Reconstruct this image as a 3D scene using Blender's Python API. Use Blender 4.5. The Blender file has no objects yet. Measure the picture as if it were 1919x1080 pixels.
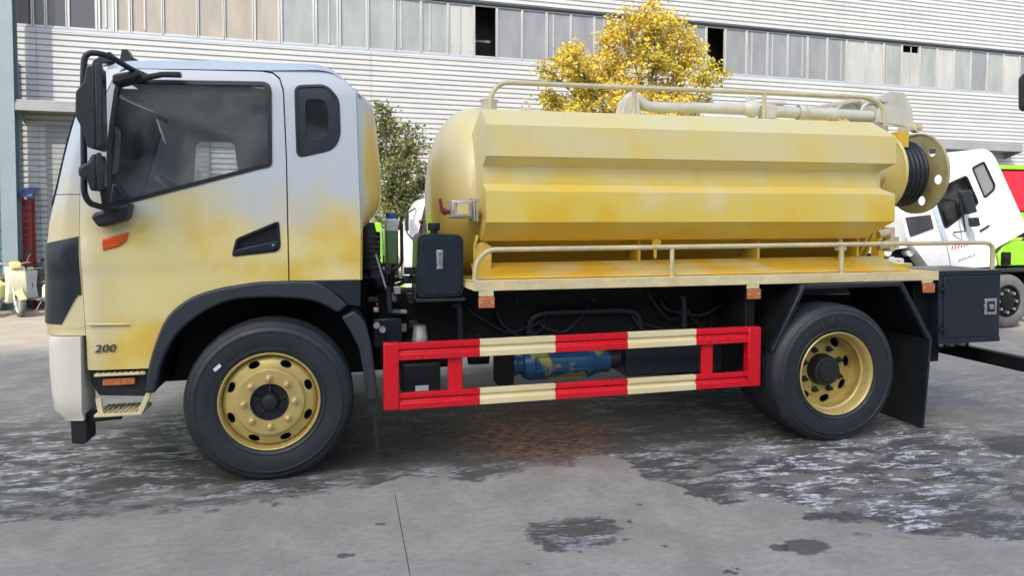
import bpy, bmesh, math, random
from mathutils import Vector, Matrix
from mathutils.geometry import delaunay_2d_cdt
R_ = math.radians
rnd = random.Random(7)
S = bpy.context.scene
COL = S.collection

# ------------------------------------------------------------------ camera, sky, sun, exposure
cam = bpy.data.cameras.new('camera'); camo = bpy.data.objects.new('camera', cam); COL.objects.link(camo)
cam.sensor_width = 36; cam.sensor_fit = 'HORIZONTAL'; cam.lens = 36*1350/1919
cam.shift_y = -0.0452; cam.clip_end = 2000; cam.clip_start = .05
camo.location = (.444, -4.742, 1.67)
camo.rotation_euler = (R_(90)-.035, 0, -R_(13.2))
S.camera = camo
SUN_AZ, SUN_EL = R_(35), R_(39.3)           # sun behind the viewer's left shoulder
w = bpy.data.worlds.new('World'); S.world = w; w.use_nodes = True
wn = w.node_tree.nodes; bg = wn['Background']
sky = wn.new('ShaderNodeTexSky'); sky.sky_type = 'NISHITA'; sky.sun_disc = False
sky.sun_elevation = SUN_EL; sky.sun_rotation = R_(180)+SUN_AZ
sky.air_density = 1.0; sky.dust_density = 2.6; sky.ozone_density = 1.0
w.node_tree.links.new(sky.outputs[0], bg.inputs[0]); bg.inputs[1].default_value = .15
sl = bpy.data.lights.new('sun', 'SUN'); sl.energy = 2.15; sl.angle = R_(.5); sl.color = (1, .94, .84)
so = bpy.data.objects.new('sun', sl); COL.objects.link(so)
sd = Vector((-math.sin(SUN_AZ)*math.cos(SUN_EL), -math.cos(SUN_AZ)*math.cos(SUN_EL), math.sin(SUN_EL)))
so.rotation_euler = sd.to_track_quat('Z', 'Y').to_euler(); so.location = sd*60
vs = S.view_settings; vs.view_transform = 'Standard'; vs.look = 'None'; vs.gamma = 1; vs.exposure = 1.2
vs.use_curve_mapping = False

# ------------------------------------------------------------------ node helper
class G:
    def __init__(s, name):
        s.m = bpy.data.materials.new(name); s.m.use_nodes = True
        s.t = s.m.node_tree; s.n = s.t.nodes; s.b = s.n['Principled BSDF']
    def put(s, sock, v):
        if isinstance(v, bpy.types.NodeSocket): s.t.links.new(v, sock)
        elif isinstance(v, (tuple, list)):
            sock.default_value = tuple(v)+(1,) if len(v) == 3 and sock.type == 'RGBA' else tuple(v)
        else: sock.default_value = v
    def obj(s): return s.n.new('ShaderNodeTexCoord').outputs['Object']
    def pos(s): return s.n.new('ShaderNodeNewGeometry').outputs['Position']
    def island(s): return s.n.new('ShaderNodeNewGeometry').outputs['Random Per Island']
    def orand(s): return s.n.new('ShaderNodeObjectInfo').outputs['Random']
    def sep(s, v):
        n = s.n.new('ShaderNodeSeparateXYZ'); s.put(n.inputs[0], v); return n.outputs
    def m_(s, op, a, b=0.0, c=None, clamp=False):
        n = s.n.new('ShaderNodeMath'); n.operation = op; n.use_clamp = clamp
        s.put(n.inputs[0], a); s.put(n.inputs[1], b)
        if c is not None: s.put(n.inputs[2], c)
        return n.outputs[0]
    def add(s, a, b): return s.m_('ADD', a, b)
    def mul(s, a, b): return s.m_('MULTIPLY', a, b)
    def mx(s, a, b): return s.m_('MAXIMUM', a, b)
    def sc(s, v, k):
        n = s.n.new('ShaderNodeVectorMath'); n.operation = 'MULTIPLY'; s.put(n.inputs[0], v); n.inputs[1].default_value = k; return n.outputs[0]
    def off(s, v, k):
        n = s.n.new('ShaderNodeVectorMath'); n.operation = 'ADD'; s.put(n.inputs[0], v); s.put(n.inputs[1], k); return n.outputs[0]
    def noise(s, v, scale, detail=4, rough=.55, dist=0, color=False):
        n = s.n.new('ShaderNodeTexNoise'); s.put(n.inputs['Vector'], v); n.inputs['Scale'].default_value = scale
        n.inputs['Detail'].default_value = detail; n.inputs['Roughness'].default_value = rough; n.inputs['Distortion'].default_value = dist
        return n.outputs[1 if color else 0]
    def vor(s, v, scale, feat='F1', out='Distance'):
        n = s.n.new('ShaderNodeTexVoronoi'); n.feature = feat; s.put(n.inputs['Vector'], v); n.inputs['Scale'].default_value = scale; return n.outputs[out]
    def ss(s, x, a, b, lo=0., hi=1.):
        n = s.n.new('ShaderNodeMapRange'); n.interpolation_type = 'SMOOTHSTEP'; s.put(n.inputs[0], x)
        for i, k in enumerate((a, b, lo, hi)): n.inputs[1+i].default_value = k
        return n.outputs[0]
    def mix(s, f, a, b, mode='MIX'):
        n = s.n.new('ShaderNodeMix'); n.data_type = 'RGBA'; n.blend_type = mode
        s.put(n.inputs[0], f); s.put(n.inputs[6], a); s.put(n.inputs[7], b); return n.outputs[2]
    def ell(s, P, cx, cy, rx, ry, soft=.5):          # soft disc in the xy plane, 1 inside
        o = s.sep(P); a = s.mul(s.add(o[0], -cx), 1/rx); b = s.mul(s.add(o[1], -cy), 1/ry)
        return s.ss(s.m_('SQRT', s.add(s.mul(a, a), s.mul(b, b))), 1-soft, 1+soft, 1, 0)
    def bump(s, h, strength=.2, dist=.01):
        n = s.n.new('ShaderNodeBump'); n.inputs['Strength'].default_value = strength; n.inputs['Distance'].default_value = dist
        s.put(n.inputs['Height'], h); s.t.links.new(n.outputs[0], s.b.inputs['Normal'])
    def out(s, color=None, rough=None, metal=None, **kw):
        if color is not None: s.put(s.b.inputs['Base Color'], color)
        if rough is not None: s.put(s.b.inputs['Roughness'], rough)
        if metal is not None: s.put(s.b.inputs['Metallic'], metal)
        for k, v in kw.items(): s.put(s.b.inputs[k.replace('_', ' ')], v)
        return s.m

def plain(name, c, rough=.5, metal=0, var=.12, scale=9, dirt=None, bump=0, **kw):
    g = G(name); P = g.obj(); n = g.noise(P, scale, 5, .6); n2 = g.noise(P, scale*7, 3, .6)
    f = g.add(g.mul(n, .7), g.mul(n2, .3))
    col = g.mix(g.ss(f, .3, .7), tuple(k*(1-var) for k in c), tuple(min(1, k*(1+var)) for k in c))
    if dirt:
        col = g.mix(g.mul(g.ss(g.noise(P, scale*.6, 6, .65), .5, .75), .5), col, dirt)
    r = g.ss(n2, .3, .7, max(.02, rough-.07), min(1, rough+.08))
    if bump: g.bump(n2, bump, .004)
    return g.out(col, r, metal, **kw)

M = {}
# --- paints of the tank truck: yellow sprayed in drifts over a whitish base
def cab_paint():
    g = G('cab_paint'); P = g.obj(); o = g.sep(P)
    n = g.noise(g.sc(P, (1.5, 1, 1.7)), 1.25, 2, .5); n1 = g.noise(g.off(P, (3, 1, 8)), 2.6, 3, .5)
    nf = g.noise(P, 60, 3, .6)
    zz = g.add(o[2], g.mul(g.add(n, -.5), .85))
    zz = g.add(zz, g.mul(g.ss(o[0], -.9, .5), .10))
    fy = g.ss(zz, 1.50, 2.02, 1, 0)
    front = g.ss(g.add(o[0], g.mul(g.add(n1, -.5), .35)), -1.12, -.72, 0, 1)       # front edge of the door stayed pale
    low = g.ss(o[2], 1.42, 1.2, 0, 1)
    fy = g.mul(fy, g.mx(g.ss(front, 0, 1, .38, 1), g.mul(low, .55)))
    back = g.ss(g.add(o[1], g.mul(g.add(n1, -.5), .10)), .02, .09, 0, .95)                     # rear corner well covered
    back = g.mul(back, g.mul(g.ss(o[0], .45, .56), g.ss(g.add(o[2], g.mul(n, .3)), 2.7, 2.3)))
    bl = g.mul(g.ss(o[0], .26, .46), g.mul(g.ss(g.add(o[2], g.mul(n1, .35)), 1.95, 1.7), .8))
    fy = g.mx(g.mx(fy, back), bl)
    pale = g.mix(g.ss(g.add(zz, g.mul(n1, .2)), 1.72, 2.05), (.60, .58, .45), (.55, .61, .63))  # bluish upper tint puts the sky's reflection into the paint
    ylw = g.mix(g.ss(n1, .42, .62), (.80, .69, .29), (.79, .59, .12))
    deep = g.mul(g.ss(n1, .54, .70), g.ss(fy, .2, .8))
    ylw = g.mix(g.mul(deep, .5), ylw, (.74, .45, .04))
    ylw = g.mix(g.ss(o[1], .05, .14, 0, .8), ylw, (.76, .46, .05))
    col = g.mix(fy, pale, ylw)
    col = g.mix(g.mul(g.ss(nf, .5, .75), .025), col, (.3, .25, .15))
    return g.out(col, .3, 0, Coat_Weight=.25, Coat_Roughness=.12)
M['cab'] = cab_paint()
def tank_paint():
    g = G('tank_paint'); P = g.obj(); o = g.sep(P)
    n = g.noise(g.sc(P, (1.7, 1, 1.0)), 1.0, 2, .5); n1 = g.noise(g.off(g.sc(P, (1.5, 1, 1.3)), (11, 4, 2)), 1.7, 3, .5)
    nf = g.noise(P, 45, 3, .6); st = g.noise(g.sc(P, (14, 14, .8)), 1, 3, .6)
    h = g.ss(o[2], 2.35, 1.45, -.16, .16)
    f = g.add(g.add(g.mul(n, .6), g.mul(n1, .4)), h)
    pale = g.mix(g.ss(n1, .4, .65), (.76, .67, .33), (.78, .65, .23))
    col = g.mix(g.ss(f, .40, .60), pale, (.79, .60, .11))
    col = g.mix(g.mul(g.ss(f, .57, .70), .85), col, (.78, .50, .04))
    col = g.mix(g.mul(g.ss(st, .55, .75), .10), col, (.5, .35, .08))
    # front dome: greenish grey haze
    col = g.mix(g.mul(g.ss(g.add(o[0], g.mul(n, .3)), 1.62, 1.4), g.ss(g.add(o[2], g.mul(n1, .5)), 1.7, 2.4, .1, .65)), col, (.58, .55, .36))
    return g.out(col, .3, 0, Coat_Weight=.3, Coat_Roughness=.12)
M['tank'] = tank_paint()
def deck_paint():
    g = G('deck_paint'); P = g.obj()
    n = g.noise(g.sc(P, (2.0, 2, 3)), 1.3, 3, .55); nf = g.noise(P, 50, 3, .6)
    col = g.mix(g.ss(n, .34, .56), (.74, .60, .24), (.76, .48, .04))
    col = g.mix(g.mul(g.ss(g.noise(P, 6, 6, .7), .56, .72), .35), col, (.45, .33, .12))
    return g.out(col, g.ss(nf, .3, .7, .35, .48))
M['deck'] = deck_paint()
M['deck_edge'] = plain('deck_edge_paint', (.72, .63, .36), .42, var=.14, scale=5, dirt=(.62, .42, .1))
M['rail'] = plain('rail_paint', (.60, .54, .34), .4, var=.14, scale=6, dirt=(.6, .46, .16))
M['pipe'] = plain('pipe_paint', (.62, .61, .50), .42, var=.1, scale=7, dirt=(.5, .44, .25))
M['red'] = plain('red_paint', (.66, .006, .016), .3, var=.05, scale=1.5)
M['cream'] = plain('cream_paint', (.78, .69, .40), .38, var=.05, scale=1.5, dirt=(.74, .60, .22))
M['bumper'] = plain('bumper_paint', (.76, .74, .62), .35, var=.04, scale=3, dirt=(.75, .70, .46))
M['black'] = plain('black_plastic', (.014, .018, .022), .42, var=.2, scale=20, dirt=(.05, .052, .054))
M['flare'] = plain('grey_black_plastic', (.026, .033, .040), .5, var=.12, scale=26, bump=.06)
M['chassis'] = plain('chassis_black', (.006, .007, .008), .6, var=.3, scale=12, dirt=(.014, .0135, .013), Specular_IOR_Level=.25)
M['steelblack'] = plain('satin_black_metal', (.012, .019, .027), .34, var=.12, scale=10, dirt=(.035, .04, .045))
M['rubber'] = plain('tyre_rubber', (.019, .024, .028), .5, var=.25, scale=5, dirt=(.050, .053, .055))
M['tread'] = M['rubber']
M['gold'] = plain('gold_wheel_paint', (.54, .43, .15), .34, .25, var=.10, scale=3)
M['reel'] = plain('reel_paint', (.46, .40, .20), .42, var=.14, scale=6)
M['lever'] = plain('lever_paint', (.20, .02, .02), .45)
M['nut'] = plain('nut_metal', (.58, .46, .18), .38, .4, var=.2, scale=40)
M['hub'] = plain('hub_black', (.014, .016, .018), .45, var=.3, scale=30)
M['orange'] = plain('orange_lens', (.70, .10, .012), .18, var=.1, scale=30, Coat_Weight=.5)
M['orange2'] = plain('faded_orange_lens', (.52, .17, .06), .4, var=.35, scale=60)
M['chrome'] = plain('bare_steel', (.55, .55, .53), .28, .9, var=.12, scale=20)
M['alu'] = plain('cast_metal', (.50, .49, .44), .4, .5, var=.15, scale=30)
M['badge'] = plain('badge_grey', (.10, .10, .09), .3, .3)
M['gasket'] = plain('window_gasket', (.012, .014, .018), .4)
M['trim_in'] = plain('cab_trim', (.60, .59, .57), .7, var=.12, scale=6, bump=.1)
M['trim_dk'] = plain('cab_trim_dark', (.15, .15, .152), .6, var=.15, scale=8)
M['seat'] = plain('seat_cover_film', (.76, .76, .75), .25, var=.25, scale=6, bump=.4)
M['white_p'] = plain('white_paint', (.80, .80, .79), .3, var=.03, scale=2, Coat_Weight=.3)
M['paper'] = plain('white_sticker', (.72, .74, .76), .5, var=.06, scale=60)
M['lime'] = plain('lime_paint', (.26, .58, .03), .32, var=.05, scale=2)
M['red2'] = plain('crimson_paint', (.70, .02, .04), .35, var=.08, scale=2)
M['blue_cap'] = plain('blue_cap', (.02, .08, .36), .4)
M['level'] = plain('gauge_plate', (.46, .48, .48), .35, .6)
M['hose'] = plain('hose_rubber', (.018, .022, .028), .42, var=.2, scale=30)
def pump_paint():
    g = G('pump_paint'); P = g.obj(); n = g.noise(P, 5, 3, .5); o = g.sep(P)
    col = g.mix(g.ss(n, .56, .64), (.018, .085, .19), (.34, .33, .07))
    return g.out(col, .38)
M['pump'] = pump_paint()
def coolant():
    g = G('coolant_bottle'); o = g.sep(g.obj())
    col = g.mix(g.ss(o[2], 1.565, 1.575), (.13, .23, .10), (.62, .66, .60))
    return g.out(col, .25, 0, Transmission_Weight=.15)
M['coolant'] = coolant()
def glass(name, tint, refl=1.0, film=0.):
    m = bpy.data.materials.new(name); m.use_nodes = True; t = m.node_tree; t.nodes.clear()
    o = t.nodes.new('ShaderNodeOutputMaterial'); mx = t.nodes.new('ShaderNodeMixShader'); tr = t.nodes.new('ShaderNodeBsdfTransparent')
    gl = t.nodes.new('ShaderNodeBsdfGlossy'); gl.inputs['Roughness'].default_value = .015; fr = t.nodes.new('ShaderNodeFresnel'); fr.inputs[0].default_value = 1.5
    mu = t.nodes.new('ShaderNodeMath'); mu.operation = 'MULTIPLY'; mu.inputs[1].default_value = refl
    tr.inputs[0].default_value = tuple(tint)+(1,)
    t.links.new(fr.outputs[0], mu.inputs[0]); t.links.new(mu.outputs[0], mx.inputs[0]); t.links.new(tr.outputs[0], mx.inputs[1]); t.links.new(gl.outputs[0], mx.inputs[2]); 
    if film:
        d1 = t.nodes.new('ShaderNodeBsdfDiffuse'); d1.inputs[0].default_value = (.62, .62, .60, 1); d2 = t.nodes.new('ShaderNodeBsdfTranslucent'); d2.inputs[0].default_value = (.85, .87, .90, 1); df = t.nodes.new('ShaderNodeMixShader'); t.links.new(d1.outputs[0], df.inputs[1]); t.links.new(d2.outputs[0], df.inputs[2]); m2 = t.nodes.new('ShaderNodeMixShader')
        tc = t.nodes.new('ShaderNodeTexCoord'); ns = t.nodes.new('ShaderNodeTexNoise'); ns.inputs['Scale'].default_value = 2.6; ns.inputs['Detail'].default_value = 6; ns.inputs['Distortion'].default_value = .6
        mr = t.nodes.new('ShaderNodeMapRange'); mr.inputs[1].default_value = .42; mr.inputs[2].default_value = .68; mr.inputs[3].default_value = film*.12; mr.inputs[4].default_value = film
        t.links.new(tc.outputs['Object'], ns.inputs['Vector']); t.links.new(ns.outputs[0], mr.inputs[0]); t.links.new(mr.outputs[0], m2.inputs[0])
        t.links.new(mx.outputs[0], m2.inputs[1]); t.links.new(df.outputs[0], m2.inputs[2]); t.links.new(m2.outputs[0], o.inputs[0])
    else: t.links.new(mx.outputs[0], o.inputs[0])
    return m
M['glass'] = glass('cab_glass', (.90, .92, .92), film=.26); M['glass_fr'] = glass('windscreen_glass', (.9, .92, .92)); M['glass_dk'] = glass('tinted_glass', (.28, .30, .32), film=.10); M['glass_glare'] = glass('overbright_glass', (.9, .92, .94), film=.65); M['glass_q'] = glass('quarter_glass', (.35, .37, .38), film=.30)  # far door pane is whitened to paint in an overexposed view
M['mirror'] = plain('mirror_glass', (.7, .7, .7), .03, 1, var=0)

# ------------------------------------------------------------------ mesh helper
def polyfillet(pts, r, n=5, closed=False):
    """round the corners of a polyline (any dimension)"""
    P = [Vector(p) for p in pts]; out = []; N = len(P)
    for i in range(N):
        if not closed and i in (0, N-1): out.append(P[i]); continue
        a, b, c = P[i-1], P[i], P[(i+1) % N]
        u, v = (a-b), (c-b); d = min(r, u.length*.48, v.length*.48)
        p0, p1 = b+u.normalized()*d, b+v.normalized()*d
        for k in range(n+1):
            t = k/n; out.append(p0*(1-t)**2+b*2*t*(1-t)+p1*t*t)
    return out
def catmull(pts, n=5):
    P = [Vector(p) for p in pts]; out = []
    for i in range(len(P)-1):
        a, p, q, b = P[max(0, i-1)], P[i], P[i+1], P[min(len(P)-1, i+2)]
        for k in range(n):
            f = k/n; out.append(tuple(.5*((2*p)+(q-a)*f+(2*a-5*p+4*q-b)*f*f+(3*p-a-3*q+b)*f**3)))
    return out+[tuple(P[-1])]
def lerp_tab(tab, x):
    if x <= tab[0][0]: return tab[0][1]
    for (a, u), (b, v) in zip(tab, tab[1:]):
        if x <= b: return u+(v-u)*(x-a)/(b-a)
    return tab[-1][1]
def inside(p, poly):
    x, y = p; c = False; j = len(poly)-1
    for i in range(len(poly)):
        xi, yi = poly[i][0], poly[i][1]; xj, yj = poly[j][0], poly[j][1]
        if (yi > y) != (yj > y) and x < (xj-xi)*(y-yi)/(yj-yi+1e-12)+xi: c = not c
        j = i
    return c
def densify(poly, step):
    out = []
    for i in range(len(poly)):
        a, b = Vector(poly[i]), Vector(poly[(i+1) % len(poly)]); n = max(1, int((b-a).length/step))
        out += [a+(b-a)*(k/n) for k in range(n)]
    return out

class MB:
    def __init__(s): s.v = []; s.f = []
    def add(s, vs, fs):
        o = len(s.v); s.v += [tuple(p) for p in vs]; s.f += [tuple(i+o for i in f) for f in fs]; return s
    def box(s, x0, x1, y0, y1, z0, z1):
        v = [(x, y, z) for x in (x0, x1) for y in (y0, y1) for z in (z0, z1)]
        return s.add(v, [(0, 1, 3, 2), (4, 6, 7, 5), (0, 4, 5, 1), (2, 3, 7, 6), (0, 2, 6, 4), (1, 5, 7, 3)])
    def obox(s, c, ax, ay, az):                       # oriented box: centre and three half axes
        c, ax, ay, az = map(Vector, (c, ax, ay, az))
        v = [c+ax*i+ay*j+az*k for i in (-1, 1) for j in (-1, 1) for k in (-1, 1)]
        return s.add(v, [(0, 1, 3, 2), (4, 6, 7, 5), (0, 4, 5, 1), (2, 3, 7, 6), (0, 2, 6, 4), (1, 5, 7, 3)])
    def bar(s, p, q, wd, ht, up=(0, 0, 1)):
        p, q = Vector(p), Vector(q); d = (q-p); u = Vector(up); sd_ = d.cross(u).normalized(); u = sd_.cross(d).normalized()
        return s.obox((p+q)/2, d/2, sd_*wd/2, u*ht/2)
    def rings(s, rings, caps=True, closed=False):
        n = len(rings[0]); vs = [p for r in rings for p in r]; fs = []; m = len(rings)
        for i in range(m if closed else m-1):
            a, b = i*n, ((i+1) % m)*n
            for k in range(n): fs.append((a+k, a+(k+1) % n, b+(k+1) % n, b+k))
        if caps and not closed: fs += [tuple(range(n))[::-1], tuple(range((m-1)*n, m*n))]
        return s.add(vs, fs)
    def tube(s, pts, r, seg=10, closed=False):
        P = [Vector(p) for p in pts]; rings = []; up = None; N = len(P)
        for i in range(N):
            a, b = P[(i-1) % N] if (closed or i) else P[i], P[(i+1) % N] if (closed or i < N-1) else P[i]
            d = (b-a).normalized()
            if up is None:
                up = d.orthogonal().normalized()
            up = (up-d*up.dot(d)).normalized(); sd_ = d.cross(up); rr = r[i] if isinstance(r, (list, tuple)) else r
            rings.append([P[i]+(up*math.cos(2*math.pi*k/seg)+sd_*math.sin(2*math.pi*k/seg))*rr for k in range(seg)])
        return s.rings(rings, True, closed)
    def cyl(s, p, q, r, seg=16, r2=None): return s.tube([p, q], [r, r if r2 is None else r2], seg)
    def lathe(s, prof, org=(0, 0, 0), axis='Y', seg=32, a0=0, a1=2*math.pi):
        """prof: (radius, height along axis)"""
        full = abs(a1-a0-2*math.pi) < 1e-6; n = seg if full else seg+1; vs = []; fs = []; o = Vector(org)
        for i in range(n):
            a = a0+(a1-a0)*i/seg; c, s_ = math.cos(a), math.sin(a)
            for r, h in prof:
                vs.append(o+(Vector((r*c, h, r*s_)) if axis == 'Y' else Vector((h, r*c, r*s_)) if axis == 'X' else Vector((r*c, r*s_, h))))
        k = len(prof)
        for i in range(n if full else n-1):
            for j in range(k-1):
                a, b = i*k+j, ((i+1) % n)*k+j; fs.append((a, b, b+1, a+1))
        return s.add(vs, fs)
    def prism(s, poly, y0, y1, plane='XZ'):
        n = len(poly)
        def mk(p, d): return (p[0], d, p[1]) if plane == 'XZ' else (d, p[0], p[1]) if plane == 'YZ' else (p[0], p[1], d)
        vs = [mk(p, y0) for p in poly]+[mk(p, y1) for p in poly]
        return s.add(vs, [tuple(range(n)), tuple(range(n, 2*n))[::-1]]+[(i, (i+1) % n, n+(i+1) % n, n+i) for i in range(n)])
    def grid(s, fn, nu, nv):
        vs = [fn(i/nu, j/nv) for i in range(nu+1) for j in range(nv+1)]
        return s.add(vs, [(i*(nv+1)+j, i*(nv+1)+j+1, (i+1)*(nv+1)+j+1, (i+1)*(nv+1)+j) for i in range(nu) for j in range(nv)])
    def skin(s, outline, holes=(), yf=lambda x, z: 0., th=.02, step=.08, extra=None):
        """sheet in the xz plane with holes, bent by y = yf(x, z), th thick towards +y"""
        loops = [densify(outline, step)]+[densify(h, step) for h in holes]
        pts = []; edges = []
        for lp in loops:
            o = len(pts); pts += [Vector((p[0], p[1])) for p in lp]; edges += [(o+i, o+(i+1) % len(lp)) for i in range(len(lp))]
        xs = [p[0] for p in outline]; zs = [p[1] for p in outline]; nb = len(pts)
        for q in (extra or []):
            if not any(inside(q, h) for h in holes) and min((Vector(q)-e).length for e in pts[:nb]) > .004: pts.append(Vector(q))
        i = min(xs)+step/2 if extra is None else max(xs)
        while i < max(xs):
            j = min(zs)+step/2
            while j < max(zs):
                q = (i, j)
                if inside(q, outline) and not any(inside(q, h) for h in holes) and min((Vector(q)-e).length for e in pts[:nb]) > step*.45: pts.append(Vector(q))
                j += step
            i += step
        V, E_, F_, *_r = delaunay_2d_cdt(pts, edges, [], 0, 1e-5)
        tris = []
        for f in F_:
            c = sum((V[i] for i in f), Vector((0, 0)))/len(f)
            if inside(c, outline) and not any(inside(c, h) for h in holes): tris.append(tuple(f))
        n = len(V); cnt = {}
        for f in tris:
            for a, b in zip(f, f[1:]+f[:1]): cnt[(a, b)] = 1
        bd = [(a, b) for (a, b) in cnt if (b, a) not in cnt]
        vs = [(p.x, yf(p.x, p.y), p.y) for p in V]+[(p.x, yf(p.x, p.y)+th, p.y) for p in V]
        return s.add(vs, tris+[tuple(i+n for i in f[::-1]) for f in tris]+[(a, a+n, b+n, b) for a, b in bd])
    def xf(s, mat):
        s.v = [tuple(mat @ Vector(p)) for p in s.v]; return s
    def mirror_y(s, c):
        s.v = [(x, 2*c-y, z) for x, y, z in s.v]; s.f = [f[::-1] for f in s.f]; return s
    def mesh(s, name, mat, smooth=32, fix=True):
        me = bpy.data.meshes.new(name); me.from_pydata(s.v, [], s.f); 
        if fix:
            bm = bmesh.new(); bm.from_mesh(me); bmesh.ops.recalc_face_normals(bm, faces=bm.faces); bm.to_mesh(me); bm.free()
        me.materials.append(mat)
        if smooth:
            me.polygons.foreach_set('use_smooth', [True]*len(me.polygons)); me.set_sharp_from_angle(angle=R_(smooth))
        return me
    def build(s, name, mat, parent=None, bevel=0, smooth=32, seg=2, loc=None, fix=True):
        return link(name, s.mesh(name, M[mat] if isinstance(mat, str) else mat, smooth, fix), parent, bevel, seg, loc)
def link(name, me, parent=None, bevel=0, seg=2, loc=None):
    o = bpy.data.objects.new(name, me); COL.objects.link(o)
    if loc is not None: o.location = loc
    if parent is not None:
        o.parent = parent
        if loc is None: o.matrix_parent_inverse = Matrix.Translation(-wloc(parent))
    if bevel:
        b = o.modifiers.new('bevel', 'BEVEL'); b.width = bevel; b.segments = seg; b.limit_method = 'ANGLE'; b.angle_limit = R_(35); b.harden_normals = False
    return o
def wloc(o):
    return Vector(o.location)+(wloc(o.parent) + o.matrix_parent_inverse.translation if o.parent else Vector())
def thing(name, label, cat, loc, group=None):
    o = bpy.data.objects.new(name, None); COL.objects.link(o); o.location = loc; o.empty_display_size = .3
    return tag(o, label, cat, group)
def tag(o, label, cat, group=None):
    o['label'] = label; o['category'] = cat
    if group: o['group'] = group
    return o
def struct(o): o['kind'] = 'structure'; return o
def text_obj(name, txt, size, mat, parent, mat4, ext=.002, shear=0.):
    c = bpy.data.curves.new(name, 'FONT'); c.body = txt; c.size = size; c.extrude = ext; c.shear = shear; c.align_x = 'CENTER'; c.resolution_u = 3
    t = bpy.data.objects.new(name+'_tmp', c); COL.objects.link(t)
    dg = bpy.context.evaluated_depsgraph_get(); me = bpy.data.meshes.new_from_object(t.evaluated_get(dg))
    bpy.data.objects.remove(t); me.transform(mat4); me.materials.clear(); me.materials.append(M[mat]); me.name = name
    return link(name, me, parent)

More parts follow.
